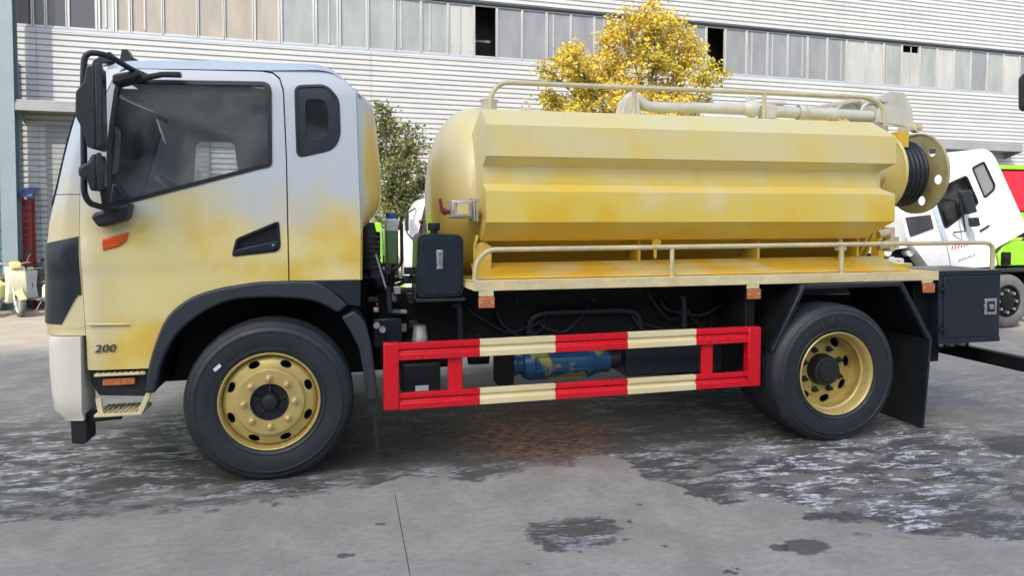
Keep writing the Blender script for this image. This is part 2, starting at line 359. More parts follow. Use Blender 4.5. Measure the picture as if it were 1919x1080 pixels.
# ------------------------------------------------------------------ ground: concrete slabs with stains and painted under-truck shade
def concrete():
    g = G('stained_concrete'); P = g.pos(); o = g.sep(P)
    P2 = g.sc(P, (1, 1, 0))
    big = g.noise(P2, .45, 4, .6); mid = g.noise(P2, 2.2, 7, .66); fine = g.noise(g.sc(P2, (.7, 1.3, 1)), 22, 6, .72); grit = g.noise(P2, 85, 3, .7)
    base = g.mix(g.ss(mid, .3, .7), (.255, .241, .207), (.43, .406, .350))
    base = g.mix(g.mul(g.ss(big, .35, .65), .5), base, (.345, .325, .28))
    base = g.mix(g.mul(g.ss(fine, .40, .72), .45), base, (.21, .20, .178))
    base = g.mix(g.mul(g.ss(fine, .42, .26), .30), base, (.50, .48, .43))
    base = g.mix(g.mul(g.ss(grit, .55, .75), .42), base, (.12, .115, .105))
    base = g.mix(g.mul(g.ss(grit, .44, .25), .30), base, (.58, .56, .52))
    base = g.mix(g.mul(g.ss(o[1], 4.5, 6.5), .75), base, g.mix(mid, (.40, .33, .255), (.50, .42, .33)))     # paler, beige strip by the hall
    # ragged wet strip along the truck
    w1 = g.add(g.mul(g.add(g.noise(P2, 1.1, 5, .6), -.5), .9), g.add(g.mul(g.add(g.noise(P2, 4.5, 5, .65), -.5), .36), g.mul(g.add(g.noise(P2, 19, 5, .7), -.5), .16)))
    xw = g.add(o[0], g.mul(w1, 1.3))
    edge = g.add(g.mul(g.ss(xw, 2.1, 3.1), -1.30), -.32)
    edge = g.add(edge, g.mul(g.ss(xw, 3.0, 5.0), -.7))
    edge = g.add(edge, g.mul(g.ss(o[0], -2.2, .2), .16))
    wd = g.add(g.m_('SUBTRACT', o[1], edge), w1)
    far = g.ss(g.add(o[1], w1), 1.3, 2.4, 1, .2)
    rgt = g.ss(g.add(o[0], g.mul(w1, 1.4)), 4.7, 5.5, 1, .35)
    wd = g.add(wd, g.mul(g.ss(o[0], .9, -.6), .20))
    wet = g.mul(g.ss(wd, -.03, .05), g.mul(far, rgt))
    Pw = g.off(P2, g.sc(g.noise(P2, 6, 6, .7, color=True), (.40, .36, 0)))
    pud = g.ell(Pw, 1.62+.20, -1.17+.18, .26, .20, .06)
    rim = g.mul(g.ss(g.m_('ABSOLUTE', g.add(wd, -.03)), .0, .06, 1, 0), g.mul(far, g.ss(fine, .42, .58)))
    wet = g.mx(wet, pud)
    st = g.noise(g.sc(P2, (1.5, 3.4, 1)), 1.5, 10, .66, .5); st2 = g.noise(g.off(g.sc(P2, (2.0, 5.4, 1)), (7, 3, 0)), 1.7, 10, .70, .5)
    sp = g.noise(g.off(g.sc(P2, (2, 4.4, 1)), (1, 9, 0)), 7, 8, .74)
    st3 = g.noise(g.off(g.sc(P2, (3, 9, 1)), (2, 5, 0)), 3.2, 9, .72, .4)
    dark = g.mul(wet, g.ss(st, .43, .53, .42, 1))
    dark = g.mx(dark, g.mul(rim, .8))
    vein = g.mul(wet, g.ss(g.m_('ABSOLUTE', g.add(st3, -.5)), .0, .022, 1, 0))               # flaking outlines
    vein = g.mul(vein, g.ss(mid, .38, .55))
    oil_shade = g.mul(g.ss(g.add(o[1], g.mul(w1, .5)), -.20, .16), g.mul(g.ss(g.add(o[1], w1), 3.4, 2.6), g.mul(g.ss(g.add(o[0], w1), -.9, -.3), g.ss(o[0], 5.3, 4.3))))  # oil stain, spread wide and darkened to paint the shade under the truck
    dark = g.mx(dark, g.mul(oil_shade, g.ss(st2, .22, .38)))
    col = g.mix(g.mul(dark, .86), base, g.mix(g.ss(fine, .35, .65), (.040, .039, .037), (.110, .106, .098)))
    col = g.mix(g.mul(g.ss(oil_shade, .4, 1.), .35), col, (.022, .021, .020))
    col = g.mix(g.mul(vein, .65), col, (.05, .049, .047))
    white = g.mul(wet, g.mul(g.ss(st2, .50, .565), g.ss(sp, .45, .53, .15, 1)))
    white = g.mul(white, g.ss(g.noise(P2, .8, 2, .5), .36, .56, .3, 1))
    wr = g.mul(g.ss(o[0], 2.0, 3.0), g.ss(o[1], .5, -.3, .5, 1.))
    wl = g.mul(g.ss(o[0], .4, -.6), g.ss(o[1], -.6, .5))
    white = g.m_('MULTIPLY', white, g.add(.45, g.add(g.mul(wr, .7), g.mul(wl, .45))), clamp=True)
    white = g.mul(white, g.ss(oil_shade, .3, .9, 1, .35))
    col = g.mix(white, col, g.mix(g.ss(sp, .4, .6), (.46, .475, .48), (.72, .73, .74)))
    # rusty patch below the pump
    ru = g.mul(g.ell(g.off(P2, g.sc(g.noise(P2, 5, 5, .68, color=True), (.5, .5, 0))), 1.87+.25, .58+.25, .55, .72, .35), g.ss(st2, .38, .50))
    col = g.mix(g.mul(ru, .7), col, g.mix(g.ss(sp, .42, .58), (.055, .028, .016), (.33, .17, .095)))
    # loose spots of oil
    for cx, cy, r in ((.45, -1.16, .030), (.63, -.83, .020), (2.71, -1.59, .085), (2.57, -1.57, .04), (1.2, -1.75, .018), (2.02, -1.42, .014), (1.95, -1.1, .012), (2.2, -1.75, .018), (2.25, -1.72, .012), (1.3, -1.45, .01), (5.3, -.55, .24), (-.35, -1.2, .010), (2.1, -.9, .012), (1.86, -1.3, .012)):
        sptm = g.ell(g.off(P2, g.sc(g.noise(P2, 16, 4, .65, color=True), (.11, .10, 0))), cx+.055, cy+.05, r*1.45, r, .15)
        col = g.mix(g.mul(sptm, .78), col, (.06, .059, .056))
    cr = g.vor(g.off(P2, g.sc(g.noise(P2, 2, 4, .6, color=True), (.6, .6, 0))), .42, 'DISTANCE_TO_EDGE')
    col = g.mix(g.mul(g.ss(cr, .004, .0015), g.mul(g.ss(big, .52, .62), .16)), col, (.12, .12, .115))
    rough = g.m_('SUBTRACT', g.ss(fine, .3, .7, .74, .9), g.mul(g.mul(dark, g.ss(oil_shade, 0, .6, 1, 0)), .22))
    g.put(g.b.inputs['Specular IOR Level'], .25)
    g.bump(g.add(g.mul(fine, .7), g.add(g.mul(grit, .4), g.add(g.mul(white, .4), g.mul(vein, -.4)))), .5, .008)
    return g.out(col, rough)
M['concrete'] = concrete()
M['subsoil'] = plain('joint_filler', (.10, .097, .09), .9, var=.3, scale=30)
M['far_ground'] = plain('yard_ground', (.36, .33, .29), .9, var=.2, scale=.4)
struct(MB().add([(-220, -220, -.05), (220, -220, -.05), (220, 220, -.05), (-220, 220, -.05)], [(0, 1, 2, 3)]).build('ground', 'far_ground', smooth=0))
yard = MB().box(-16.2, 24, -10.5, 21.7, -.046, -.03).build('concrete_yard', 'subsoil', smooth=0); struct(yard)
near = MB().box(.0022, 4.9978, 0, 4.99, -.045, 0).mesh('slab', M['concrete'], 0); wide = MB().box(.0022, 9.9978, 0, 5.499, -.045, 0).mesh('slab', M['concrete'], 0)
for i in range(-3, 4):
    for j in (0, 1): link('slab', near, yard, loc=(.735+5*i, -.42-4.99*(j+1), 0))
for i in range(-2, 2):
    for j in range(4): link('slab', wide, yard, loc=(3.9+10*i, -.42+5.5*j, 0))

# ------------------------------------------------------------------ factory hall behind the truck
BP = Vector((-4.95, 10.1, 0)); BA = R_(4.46)
BU = Vector((math.cos(BA), math.sin(BA), 0)); BN = Vector((math.sin(BA), -math.cos(BA), 0))      # along the wall, out of the wall
BM = Matrix(((BU.x, -BN.x, 0, BP.x), (BU.y, -BN.y, 0, BP.y), (0, 0, 1, 0), (0, 0, 0, 1)))        # local: x along, y into the wall, z up
def cladding_mat():
    g = G('white_corrugated_sheet'); P = g.obj(); o = g.sep(P)
    n = g.noise(g.sc(P, (.5, .5, 2)), 1.5, 5, .6); nf = g.noise(g.sc(P, (6, 6, 1)), 3, 4, .6)
    col = g.mix(g.ss(n, .3, .7), (.42, .425, .43), (.475, .475, .47))
    col = g.mix(g.mul(g.ss(nf, .48, .8), .34), col, (.50, .47, .42))
    col = g.mix(g.mul(g.orand(), .10), col, (.55, .56, .58))
    return g.out(col, .45)
M['clad'] = cladding_mat()
M['flash'] = plain('blue_flashing', (.25, .30, .38), .45, var=.1, scale=3)
M['frame'] = plain('window_frame_metal', (.42, .42, .41), .4, .3, var=.06, scale=3)
M['hall_in'] = plain('hall_interior', (.05, .05, .05), .9)
M['steel_col'] = plain('painted_steel_column', (.19, .24, .26), .5, var=.06, scale=2)
M['canopy'] = plain('canopy_sheet', (.24, .25, .26), .6, var=.12, scale=2, dirt=(.3, .27, .2))
M['shutter'] = plain('roller_shutter', (.26, .27, .27), .5, var=.08, scale=2)
M['block'] = plain('grey_block', (.16, .19, .19), .9, var=.18, scale=9, bump=.3)
M['mortar'] = plain('block_mortar', (.42, .42, .39), .9, var=.1)
M['teal'] = plain('teal_wall', (.06, .14, .15), .4, var=.15, scale=3)
hall = thing('factory_hall', 'long white corrugated metal factory hall with a ribbon of upper windows', 'building', BP+BU*10)
def corr(x0, x1, z0, z1, lean=.0):
    """horizontally ribbed sheet as one folded profile"""
    m = MB(); p = .105; prof = []; z = z0
    while z < z1-.02:
        prof += [(0, z), (0, z+.017), (-.028, z+.026), (-.028, z+.096)]; z += p
    prof.append((0, min(z, z1+.05)))
    vs = [(x, y+(0 if x == x0 else lean), zz) for x in (x0, x1) for y, zz in prof]; n = len(prof)
    m.add(vs, [(i, i+1, n+i+1, n+i) for i in range(n-1)])
    m.add([(x, .03, zz) for x in (x0, x1) for zz in (z0, prof[-1][1])], [(0, 1, 3, 2)])
    return m
def bld(m, name, mat, parent=None, bevel=0, smooth=25, fix=True):
    if isinstance(parent, (int, float)): parent, bevel = None, parent
    return m.xf(BM).build(name, mat, parent or hall, bevel, smooth, fix=fix)
sheets = []
x = -6.0; k = 0
while x < 42:
    L_ = 6.0
    bld(corr(x+.004, x+L_-.004, .80, 5.03, rnd.uniform(-.004, .004)), 'cladding_sheet', 'clad', smooth=20, fix=False)
    bld(corr(x+.004, x+L_-.004, 6.32, 11.4, rnd.uniform(-.004, .004)), 'cladding_sheet', 'clad', smooth=20, fix=False)
    x += L_
bld(MB().box(-6, 42, .05, .30, -.05, 5.05).box(-6, 42, .05, .30, 6.30, 11.6).box(-6, 42, 16, 16.2, 0, 11.6).box(-6.2, -6, .05, 16, 0, 11.6).box(42, 42.2, .05, 16, 0, 11.6), 'wall', 'clad', smooth=0)
bld(MB().box(-6.3, 42.3, -.3, 16.4, 11.6, 11.8), 'roof', 'canopy')
bld(MB().box(-6, 42, .9, .95, 4.9, 6.4), 'inner_wall', 'hall_in', smooth=0)
bld(MB().box(-6, 42, -.03, .06, 5.05, 5.062).box(-6, 42, -.022, .1, 5.07, 5.125), 'window_sill', 'flash', .004)
bld(MB().box(-6, 42, -.035, .2, 6.262, 6.31), 'lintel', 'gasket', 0)
# ribbon of windows, each a frame with its pane
def pane_mat(name, c, rough=.12, var=.12):
    g = G(name); P = g.obj(); n = g.noise(g.sc(P, (2, 2, .6)), 1.6, 4, .6); st = g.noise(g.sc(P, (9, 9, .6)), 1.3, 4, .7)
    col = g.mix(g.ss(n, .3, .7), tuple(k*(1-var) for k in c), tuple(k*(1+var) for k in c))
    col = g.mix(g.mul(g.ss(st, .55, .8), .3), col, tuple(min(1, k*1.5) for k in c))
    return g.out(col, g.ss(n, .3, .7, rough, rough+.15))
PM = {'d': pane_mat('dark_pane', (.055, .052, .06)), 'b': pane_mat('curtained_pane', (.30, .265, .22)), 'g': pane_mat('grey_pane', (.25, .265, .26)),
      'm': pane_mat('mid_grey_pane', (.20, .205, .215)), 'w': pane_mat('white_pane', (.35, .35, .335), .3)}
bx = [-5.9+.575*i for i in range(10)]+[-.42, -.06, .15, .49, .99, 1.27, 1.54, 2.09, 2.70, 3.18, 3.72, 4.22, 4.89, 5.36, 5.95, 6.50, 7.06, 7.64, 8.21, 8.73]
bx = sorted(set(round(v, 3) for v in bx if not (-.9 < v < -.5)))
v = 8.73
while v < 13.2: v += .578; bx.append(round(v, 3))
bx += [13.97, 14.50]
v = 14.50
while v < 41.4: v += .603; bx.append(round(v, 3))
thick = {.99, 1.27, 4.22, 5.36}
for a, b in zip(bx, bx[1:]):
    if b-a < .12: continue
    c = (a+b)/2
    opened = (8.1 < c < 8.75) or (13.9 < c < 14.5)
    r = rnd.random()
    kind = 'd' if c < .95 else 'b' if c < 4.2 else 'g' if c < 7.6 else 'w' if c < 8.2 else ('m' if c < 13.9 else 'm' if c < 17.9 else 'w' if c < 19.3 else ('g' if r < .5 else 'm' if r < .85 else 'w'))
    if .99 <= c < 1.28: kind = 'w'
    t = .045 if a in thick or b in thick else .026
    f = bld(MB().box(a+.004, a+t, 0, .06, 5.13, 6.258).box(b-t, b-.004, 0, .06, 5.13, 6.258).box(a+t, b-t, .004, .056, 5.13, 5.165).box(a+t, b-t, .004, .056, 6.225, 6.258), 'window', 'frame', .003)
    if opened:
        bld(MB().box(a+t+.02, b-t-.02, .4, .44, 5.55, 5.6), 'inner_rail', 'block', f)
        continue
    sh = .18 if 20.1 < c < 20.7 else 0
    bld(MB().box(a+t-.004, b-t+.004, .026+rnd.uniform(0, .006), .036, 5.16, 6.23-sh), 'pane', PM[kind], f, smooth=0)
    if kind != 'd' and rnd.random() < .25:
        xx = rnd.uniform(a+t+.05, b-t-.1)
        bld(MB().box(xx, xx+.03, .012, .022, 5.2, 6.2), 'sash_bar', 'frame', f)
# block plinth: single blocks where the yard shows them, the rest one part
bld(MB().box(-6, 42, .0, .04, -.05, .80), 'plinth', 'mortar', smooth=0)
bm_ = MB().box(0, .385, -.035, .01, 0, .185).mesh('block', M['block'], 0)
rest = MB()
for rr in range(4):
    for q in range(-6, 104):
        xx = q*.4+(.2 if rr % 2 else 0)-.05; zz = .01+rr*.2
        if -2.2 <= xx < 9.5:
            o = link('block', bm_, hall, .006, 1, loc=(0, 0, 0)); o.matrix_parent_inverse = Matrix.Translation(-wloc(hall))
            o.location = BM @ Vector((xx, rnd.uniform(-.003, .003), zz)); o.rotation_euler = (0, 0, BA)
        elif xx > 9.5: rest.box(xx, xx+.385, -.035, .01, zz, zz+.185)
o = bld(rest, 'block_rows', 'block', smooth=0); o['kind'] = 'stuff'
bld(MB().box(-6, 42, -.05, .03, .775, .80), 'drip_edge', 'canopy')
# canopies over the shutters
for x0, x1, z0, z1, d in ((-.20, 3.2, 3.50, 3.72, .55), (19.4, 23.6, 3.42, 3.66, .55)):
    c_ = bld(MB().box(x0, x1, -d, .02, z1-.05, z1).box(x0, x1, -d-.02, -d+.02, z0+.03, z1-.052).box(x0+.03, x1-.03, -d+.03, 0, z0+.05, z0+.07), 'canopy', 'canopy', .006)
    bld(MB().prism([(-d, z0+.03), (.02, z0-.16), (.02, z1-.06), (-d, z1-.06)], x0-.012, x0-.004, 'YZ'), 'canopy_bracket', 'canopy', c_)
    bld(MB().prism([(-d, z0+.03), (.02, z0-.16), (.02, z1-.06), (-d, z1-.06)], x1+.004, x1+.012, 'YZ'), 'canopy_bracket', 'canopy', c_)
for x0, x1 in ((.12, 2.9), (19.8, 23.2)):
    sh = bld(MB().box(x0, x1, -.05, -.035, .0, 3.35), 'shutter', 'shutter', smooth=0)
    for i in range(34 if x0 < 5 else 0):
        bld(MB().box(x0+.02, x1-.02, -.066, -.05, .02+i*.097, .105+i*.097), 'shutter_slat', 'shutter', sh, smooth=0)
# painted steel column in front of the hall and a teal door wing
pil = thing('steel_column', 'tall grey green steel column at the left edge of the yard', 'column', BM @ Vector((-.36, -.45, 0)))
MB().box(-.44, -.20, -.58, -.565, 0, 11.2).box(-.44, -.20, -.36, -.345, 0, 11.2).box(-.327, -.313, -.565, -.36, 0, 11.2).xf(BM).build('web', 'steel_col', pil, .003)
MB().box(-.52, -.12, -.66, -.27, 0, .03).xf(BM).build('base_plate', 'steel_col', pil, .004)
MB().box(-.19, -.165, -.55, -.50, 1.93, 1.99).xf(BM).build('cable_box', 'black', pil, .003)
td = thing('teal_door', 'teal panelled door leaf left of the grey green column', 'door', BM @ Vector((-1.2, -.2, 0)))
MB().box(-2.2, -.40, -.22, -.16, .02, 4.6).xf(BM).build('leaf', 'teal', td, .004)
for i in range(14):
    MB().box(-2.15, -.45, -.24, -.222, .15+i*.315, .40+i*.315).xf(BM).build('door_panel', 'teal', td, .006)
# red cage with a blue roof
cg = thing('equipment_cage', 'narrow red metal cage with a blue roof beside the column', 'cage', BM @ Vector((.0, -.25, 0)))
M['cage'] = plain('red_cage_paint', (.25, .03, .035), .5, var=.2, scale=8)
x0, x1, y0, y1 = -.25, -.06, -.32, -.10
m = MB()
for xx in (x0, x1-.03):
    for yy in (y0, y1-.03): m.box(xx, xx+.03, yy, yy+.03, 0, 2.0)
m.xf(BM).build('frame', 'cage', cg, .003)
for i in range(16):
    zz = .1+i*.122
    MB().box(x0+.005, x1-.005, y0-.012, y0-.002, zz, zz+(.05 if i > 10 else .03)).xf(BM).build('slat', 'cage', cg)
for i in range(7):
    xx = x0+.02+i*.026
    MB().box(xx, xx+.014, y0+.004, y0+.016, .05, 1.95).xf(BM).build('bar', 'cage', cg)
MB().box(x0+.02, x1-.02, y0-.028, y0-.014, .78, 1.02).xf(BM).build('sign_plate', 'cage', cg, .003)
MB().box(x0+.03, x1-.03, y1-.02, y1, .05, 1.95).xf(BM).build('back_sheet', 'cage', cg)
MB().add([(x0-.06, y0-.12, 2.02), (x1+.05, y0-.12, 2.02), (x1+.05, y1+.05, 2.16), (x0-.06, y1+.05, 2.16), (x0-.06, y0-.12, 2.06), (x1+.05, y0-.12, 2.06), (x1+.05, y1+.05, 2.20), (x0-.06, y1+.05, 2.20)],
         [(0, 1, 2, 3), (4, 7, 6, 5), (0, 4, 5, 1), (1, 5, 6, 2), (2, 6, 7, 3), (3, 7, 4, 0)]).xf(BM).build('roof_sheet', plain('blue_roof', (.06, .10, .22), .5), cg, .004)

# ------------------------------------------------------------------ behind the viewer, unseen: hall added to block low sky; tower shades the yard
oh = thing('sky_block_hall', 'long grey hall added unseen behind the viewer to block low sky', 'building', (0, -22, 0))
MB().box(-45, 60, -32, -17, 0, 7.6).build('wall', plain('blocker_wall', (.34, .34, .33), .8, scale=.4), oh, smooth=0)
MB().prism([(-32.4, 7.6), (-16.6, 7.6), (-24.5, 9.6)], -45.4, 60.4, 'YZ').build('roof', 'canopy', oh, smooth=0)
for i in range(14):
    MB().box(-40+i*7, -36+i*7, -17, -16.93, .05, 4.4).build('gate', 'shutter', oh, smooth=0)
    MB().box(-40+i*7, -36+i*7, -17, -16.95, 5.2, 6.6).build('window', PM['m'], oh, smooth=0)
tw = thing('apartment_tower', 'tall pale apartment tower standing far behind the viewer', 'building', (-41, -59, 0))
MB().box(-52, -30, -66, -52.1, 0, 57.3).build('wall', plain('tower_render', (.50, .47, .43), .8, scale=.3), tw, smooth=0)
for i in range(18):
    MB().box(-51.5, -30.5, -52.1, -51.95, 2+i*3.05, 3.5+i*3.05).build('window_band', PM['m'], tw, smooth=0)

# ------------------------------------------------------------------ trees
def leaf_mat(name, a, b, c):
    g = G(name); r = g.island()
    col = g.mix(g.ss(r, 0, .6), a, b); col = g.mix(g.ss(r, .7, 1.), col, c)
    g.out(col, .5); t = g.t; o = [n for n in g.n if n.type == 'OUTPUT_MATERIAL'][0]
    tr = g.n.new('ShaderNodeBsdfTranslucent'); t.links.new(col, tr.inputs[0]); mx = g.n.new('ShaderNodeMixShader'); mx.inputs[0].default_value = .3
    t.links.new(g.b.outputs[0], mx.inputs[1]); t.links.new(tr.outputs[0], mx.inputs[2]); t.links.new(mx.outputs[0], o.inputs[0])
    return g.m
M['leaf_y'] = leaf_mat('yellow_leaf', (.66, .44, .03), (.78, .59, .09), (.46, .39, .06))
M['leaf_yg'] = leaf_mat('yellow_green_leaf', (.42, .36, .05), (.60, .48, .06), (.24, .25, .05))
M['leaf_g'] = leaf_mat('green_leaf', (.085, .10, .03), (.17, .18, .06), (.40, .38, .18))
M['bark'] = plain('bark', (.11, .085, .06), .9, var=.3, scale=12, bump=.4)
def make_tree(name, label, base, clumps, leaf_l, n_per, mats, trunk_r, fork_z, seed, droop=.3):
    rn = random.Random(seed); B = Vector(base); t = thing(name, label, 'tree', base)
    wood = MB(); fork = B+Vector((rn.uniform(-.05, .05), 0, fork_z))
    wood.tube([B+Vector((0, 0, -.05)), B+Vector((.03, .02, fork_z*.5)), fork], [trunk_r*1.25, trunk_r, trunk_r*.85], 9)
    vs = {0: ([], []), 1: ([], [])}
    def leaf(p, which):
        d = Vector((rn.gauss(0, 1), rn.gauss(0, 1), rn.gauss(-droop, .7))).normalized()
        s_ = d.orthogonal().normalized(); s_ = Matrix.Rotation(rn.uniform(0, 6.28), 3, d) @ s_; nrm = d.cross(s_)
        l = leaf_l*rn.uniform(.65, 1.25); w_ = l*.26; V, F = vs[which]; o = len(V)
        V.extend([tuple(p), tuple(p+d*l*.45+s_*w_+nrm*l*.07), tuple(p+d*l), tuple(p+d*l*.45-s_*w_+nrm*l*.07)])
        F.extend([(o, o+1, o+2), (o, o+2, o+3)])
    for (dx, dy, z, r) in clumps:
        c = B+Vector((dx, dy, z)); mid = (fork+c)/2+Vector((rn.uniform(-.12, .12), rn.uniform(-.1, .1), -.12))
        wood.tube([fork-Vector((0, 0, rn.uniform(0, .25))), (fork+mid)/2+Vector((0, 0, -.04)), mid, c], [trunk_r*.5, trunk_r*.36, trunk_r*.26, trunk_r*.10], 6)
        for k in range(9):
            q = Vector((rn.gauss(0, 1), rn.gauss(0, 1), rn.gauss(0, 1))).normalized()
            tip = c+Vector((q.x*r, q.y*r, q.z*r*.85))*rn.uniform(.55, .98); h = (c+tip)/2+Vector((0, 0, rn.uniform(-.03, .06)))
            wood.tube([mid.lerp(c, rn.uniform(.5, 1)), h, tip], [trunk_r*.10, trunk_r*.07, trunk_r*.03], 4)
        nl = int(n_per*(r/.45)**2); subs = []
        for k in range(int(10+16*(r/.45)**2)):                                           # small tufts give the crown light and dark clumps
            q = Vector((rn.gauss(0, 1), rn.gauss(0, 1), rn.gauss(0, 1))).normalized()*r*rn.uniform(.35, 1.05)
            subs.append(c+Vector((q.x, q.y, q.z*.9)))
        which0 = 0 if rn.random() < .5+.4*((z-fork_z)/2.5) else 1
        for k in range(nl):
            sc_ = rn.choice(subs); p = sc_+Vector((rn.gauss(0, .075), rn.gauss(0, .075), rn.gauss(0, .062)))*(.7+r)
            leaf(p, which0 if rn.random() < .75 else 1-which0)
    wood.build('trunk', 'bark', t, smooth=60, fix=False)
    for i in (0, 1):
        me = bpy.data.meshes.new('crown'); me.from_pydata(vs[i][0], [], vs[i][1]); me.materials.append(M[mats[i]])
        o = link('crown', me, t); o['kind'] = 'stuff'
    return t
rt = random.Random(5)
yc = [(1235, 38, 42), (1185, 60, 42), (1290, 70, 45), (1150, 112, 48), (1240, 100, 58), (1320, 105, 38), (1052, 128, 30), (1088, 150, 42), (1042, 188, 32), (1180, 165, 48), (1275, 160, 52), (1328, 150, 32), (1100, 205, 40), (1160, 215, 35), (1290, 205, 38), (1335, 190, 25), (1220, 215, 40), (1060, 235, 30), (1025, 150, 22), (1075, 110, 24), (1120, 170, 34)]
make_tree('yellow_tree', 'young tree with golden yellow autumn leaves rising behind the tank', (6.04, 7.31, 0),
          [((x-1250)/104, rt.uniform(-.45, .45), 1.67+(406-y)/104, r/104) for x, y, r in yc], .082, 1150, ('leaf_y', 'leaf_yg'), .085, 2.5, 3)
gc = [(715, 222, 24), (738, 238, 32), (762, 268, 32), (725, 285, 40), (768, 312, 35), (740, 332, 45), (772, 352, 25), (718, 370, 35), (752, 392, 32), (690, 300, 42), (800, 335, 35), (690, 245, 30), (700, 400, 35), (770, 385, 28)]
make_tree('evergreen_tree', 'dense dark green tree with pale leaf edges between cab and tank', (1.35, 7.69, 0),
          [((x-745)/110, rt.uniform(-.5, .5), 1.67+(406-y)/110, r/110) for x, y, r in gc], .075, 1250, ('leaf_g', 'leaf_g'), .06, 1.3, 11)

# ------------------------------------------------------------------ the tank truck (faces -x, near side at y = 0)
YC = 1.12
T = thing('tank_truck', 'yellow two axle tank truck with patchy spray paint and a red and cream side guard', 'truck', (2, YC, 0))
def tb(m, name, mat, parent=None, bevel=0, smooth=32, seg=2): return m.build(name, mat, parent or T, bevel, smooth, seg)
def both(fn, name, mat, bevel=0, smooth=32):                # the same part on the near and the far side
    a = tb(fn(MB()), name, mat, None, bevel, smooth); tb(fn(MB()).mirror_y(YC), name, mat, None, bevel, smooth); return a
def ys(x, z):
    y = .03*max(0, (z-1.7)/.9)**1.5 + .03*max(0, (z-2.46)/.14)**2
    y += .05*max(0, (-.98-x)/.12)**2
    y += .006*math.sin((z-1.0)*2.6)*(1 if z < 2.2 else 0)
    if z < 1.02: y += .006
    k = min(1, max(0, (1.40+.02*x-z)/.05)); y += .009*k*k*(3-2*k)
    k = min(1, max(0, (1.56+.10*(x+.8)-z)/.03)); y -= .007*k*k*(3-2*k)*min(1, max(0, (-.45-x)/.25))
    return y
arch = [(-.713, .745), (-.671, .90), (-.597, 1.064), (-.468, 1.172), (-.311, 1.225), (-.151, 1.251), (-.059, 1.262)]
arch = catmull(arch, 4)
door_out = [(-1.055, .748), (-1.065, 1.012), (-1.075, 1.204), (-1.086, 1.42), (-1.091, 1.594), (-1.079, 1.897), (-1.039, 2.074), (-.95, 2.34), (-.87, 2.53), (-.80, 2.562)]
door_out += [(-.05, 2.581), (.02, 2.570), (.06, 2.535), (.082, 2.462), (.097, 2.027), (.104, 1.262)] + arch[::-1]
win_out = [p[:] for p in polyfillet([(-.925, 1.722), (-.918, 2.10), (-.868, 2.488), (.011, 2.512), (.010, 1.985), (-.05, 1.975)], .06, 5, True)]
win_out = [tuple(p) for p in win_out]
def scale_poly(poly, d):
    c = sum((Vector(p) for p in poly), Vector((0, 0)))/len(poly); out = []
    n = len(poly)
    for i in range(n):
        a, b, e = Vector(poly[i-1]), Vector(poly[i]), Vector(poly[(i+1) % n]); t_ = (e-a).normalized(); nn = Vector((t_.y, -t_.x))
        if nn.dot(c-b) < 0: nn = -nn
        out.append(tuple(b+nn*d))
    return out
rear_out = [(.112, 1.262), (.105, 2.027), (.090, 2.466), (.066, 2.545), (.024, 2.580), (-.02, 2.592), (.30, 2.603), (.377, 2.596), (.442, 2.548), (.531, 2.474), (.544, 1.988), (.555, 1.588), (.551, 1.262)]
q_out = [tuple(p) for p in polyfillet([(.155, 2.497), (.345, 2.512), (.425, 2.425), (.431, 2.18), (.385, 2.098), (.165, 2.042)], .045, 4, True)]
handle = [tuple(p) for p in polyfillet([(-.227, 1.424), (-.201, 1.531), (.050, 1.640), (.058, 1.479), (.036, 1.452)], .018, 3, True)]
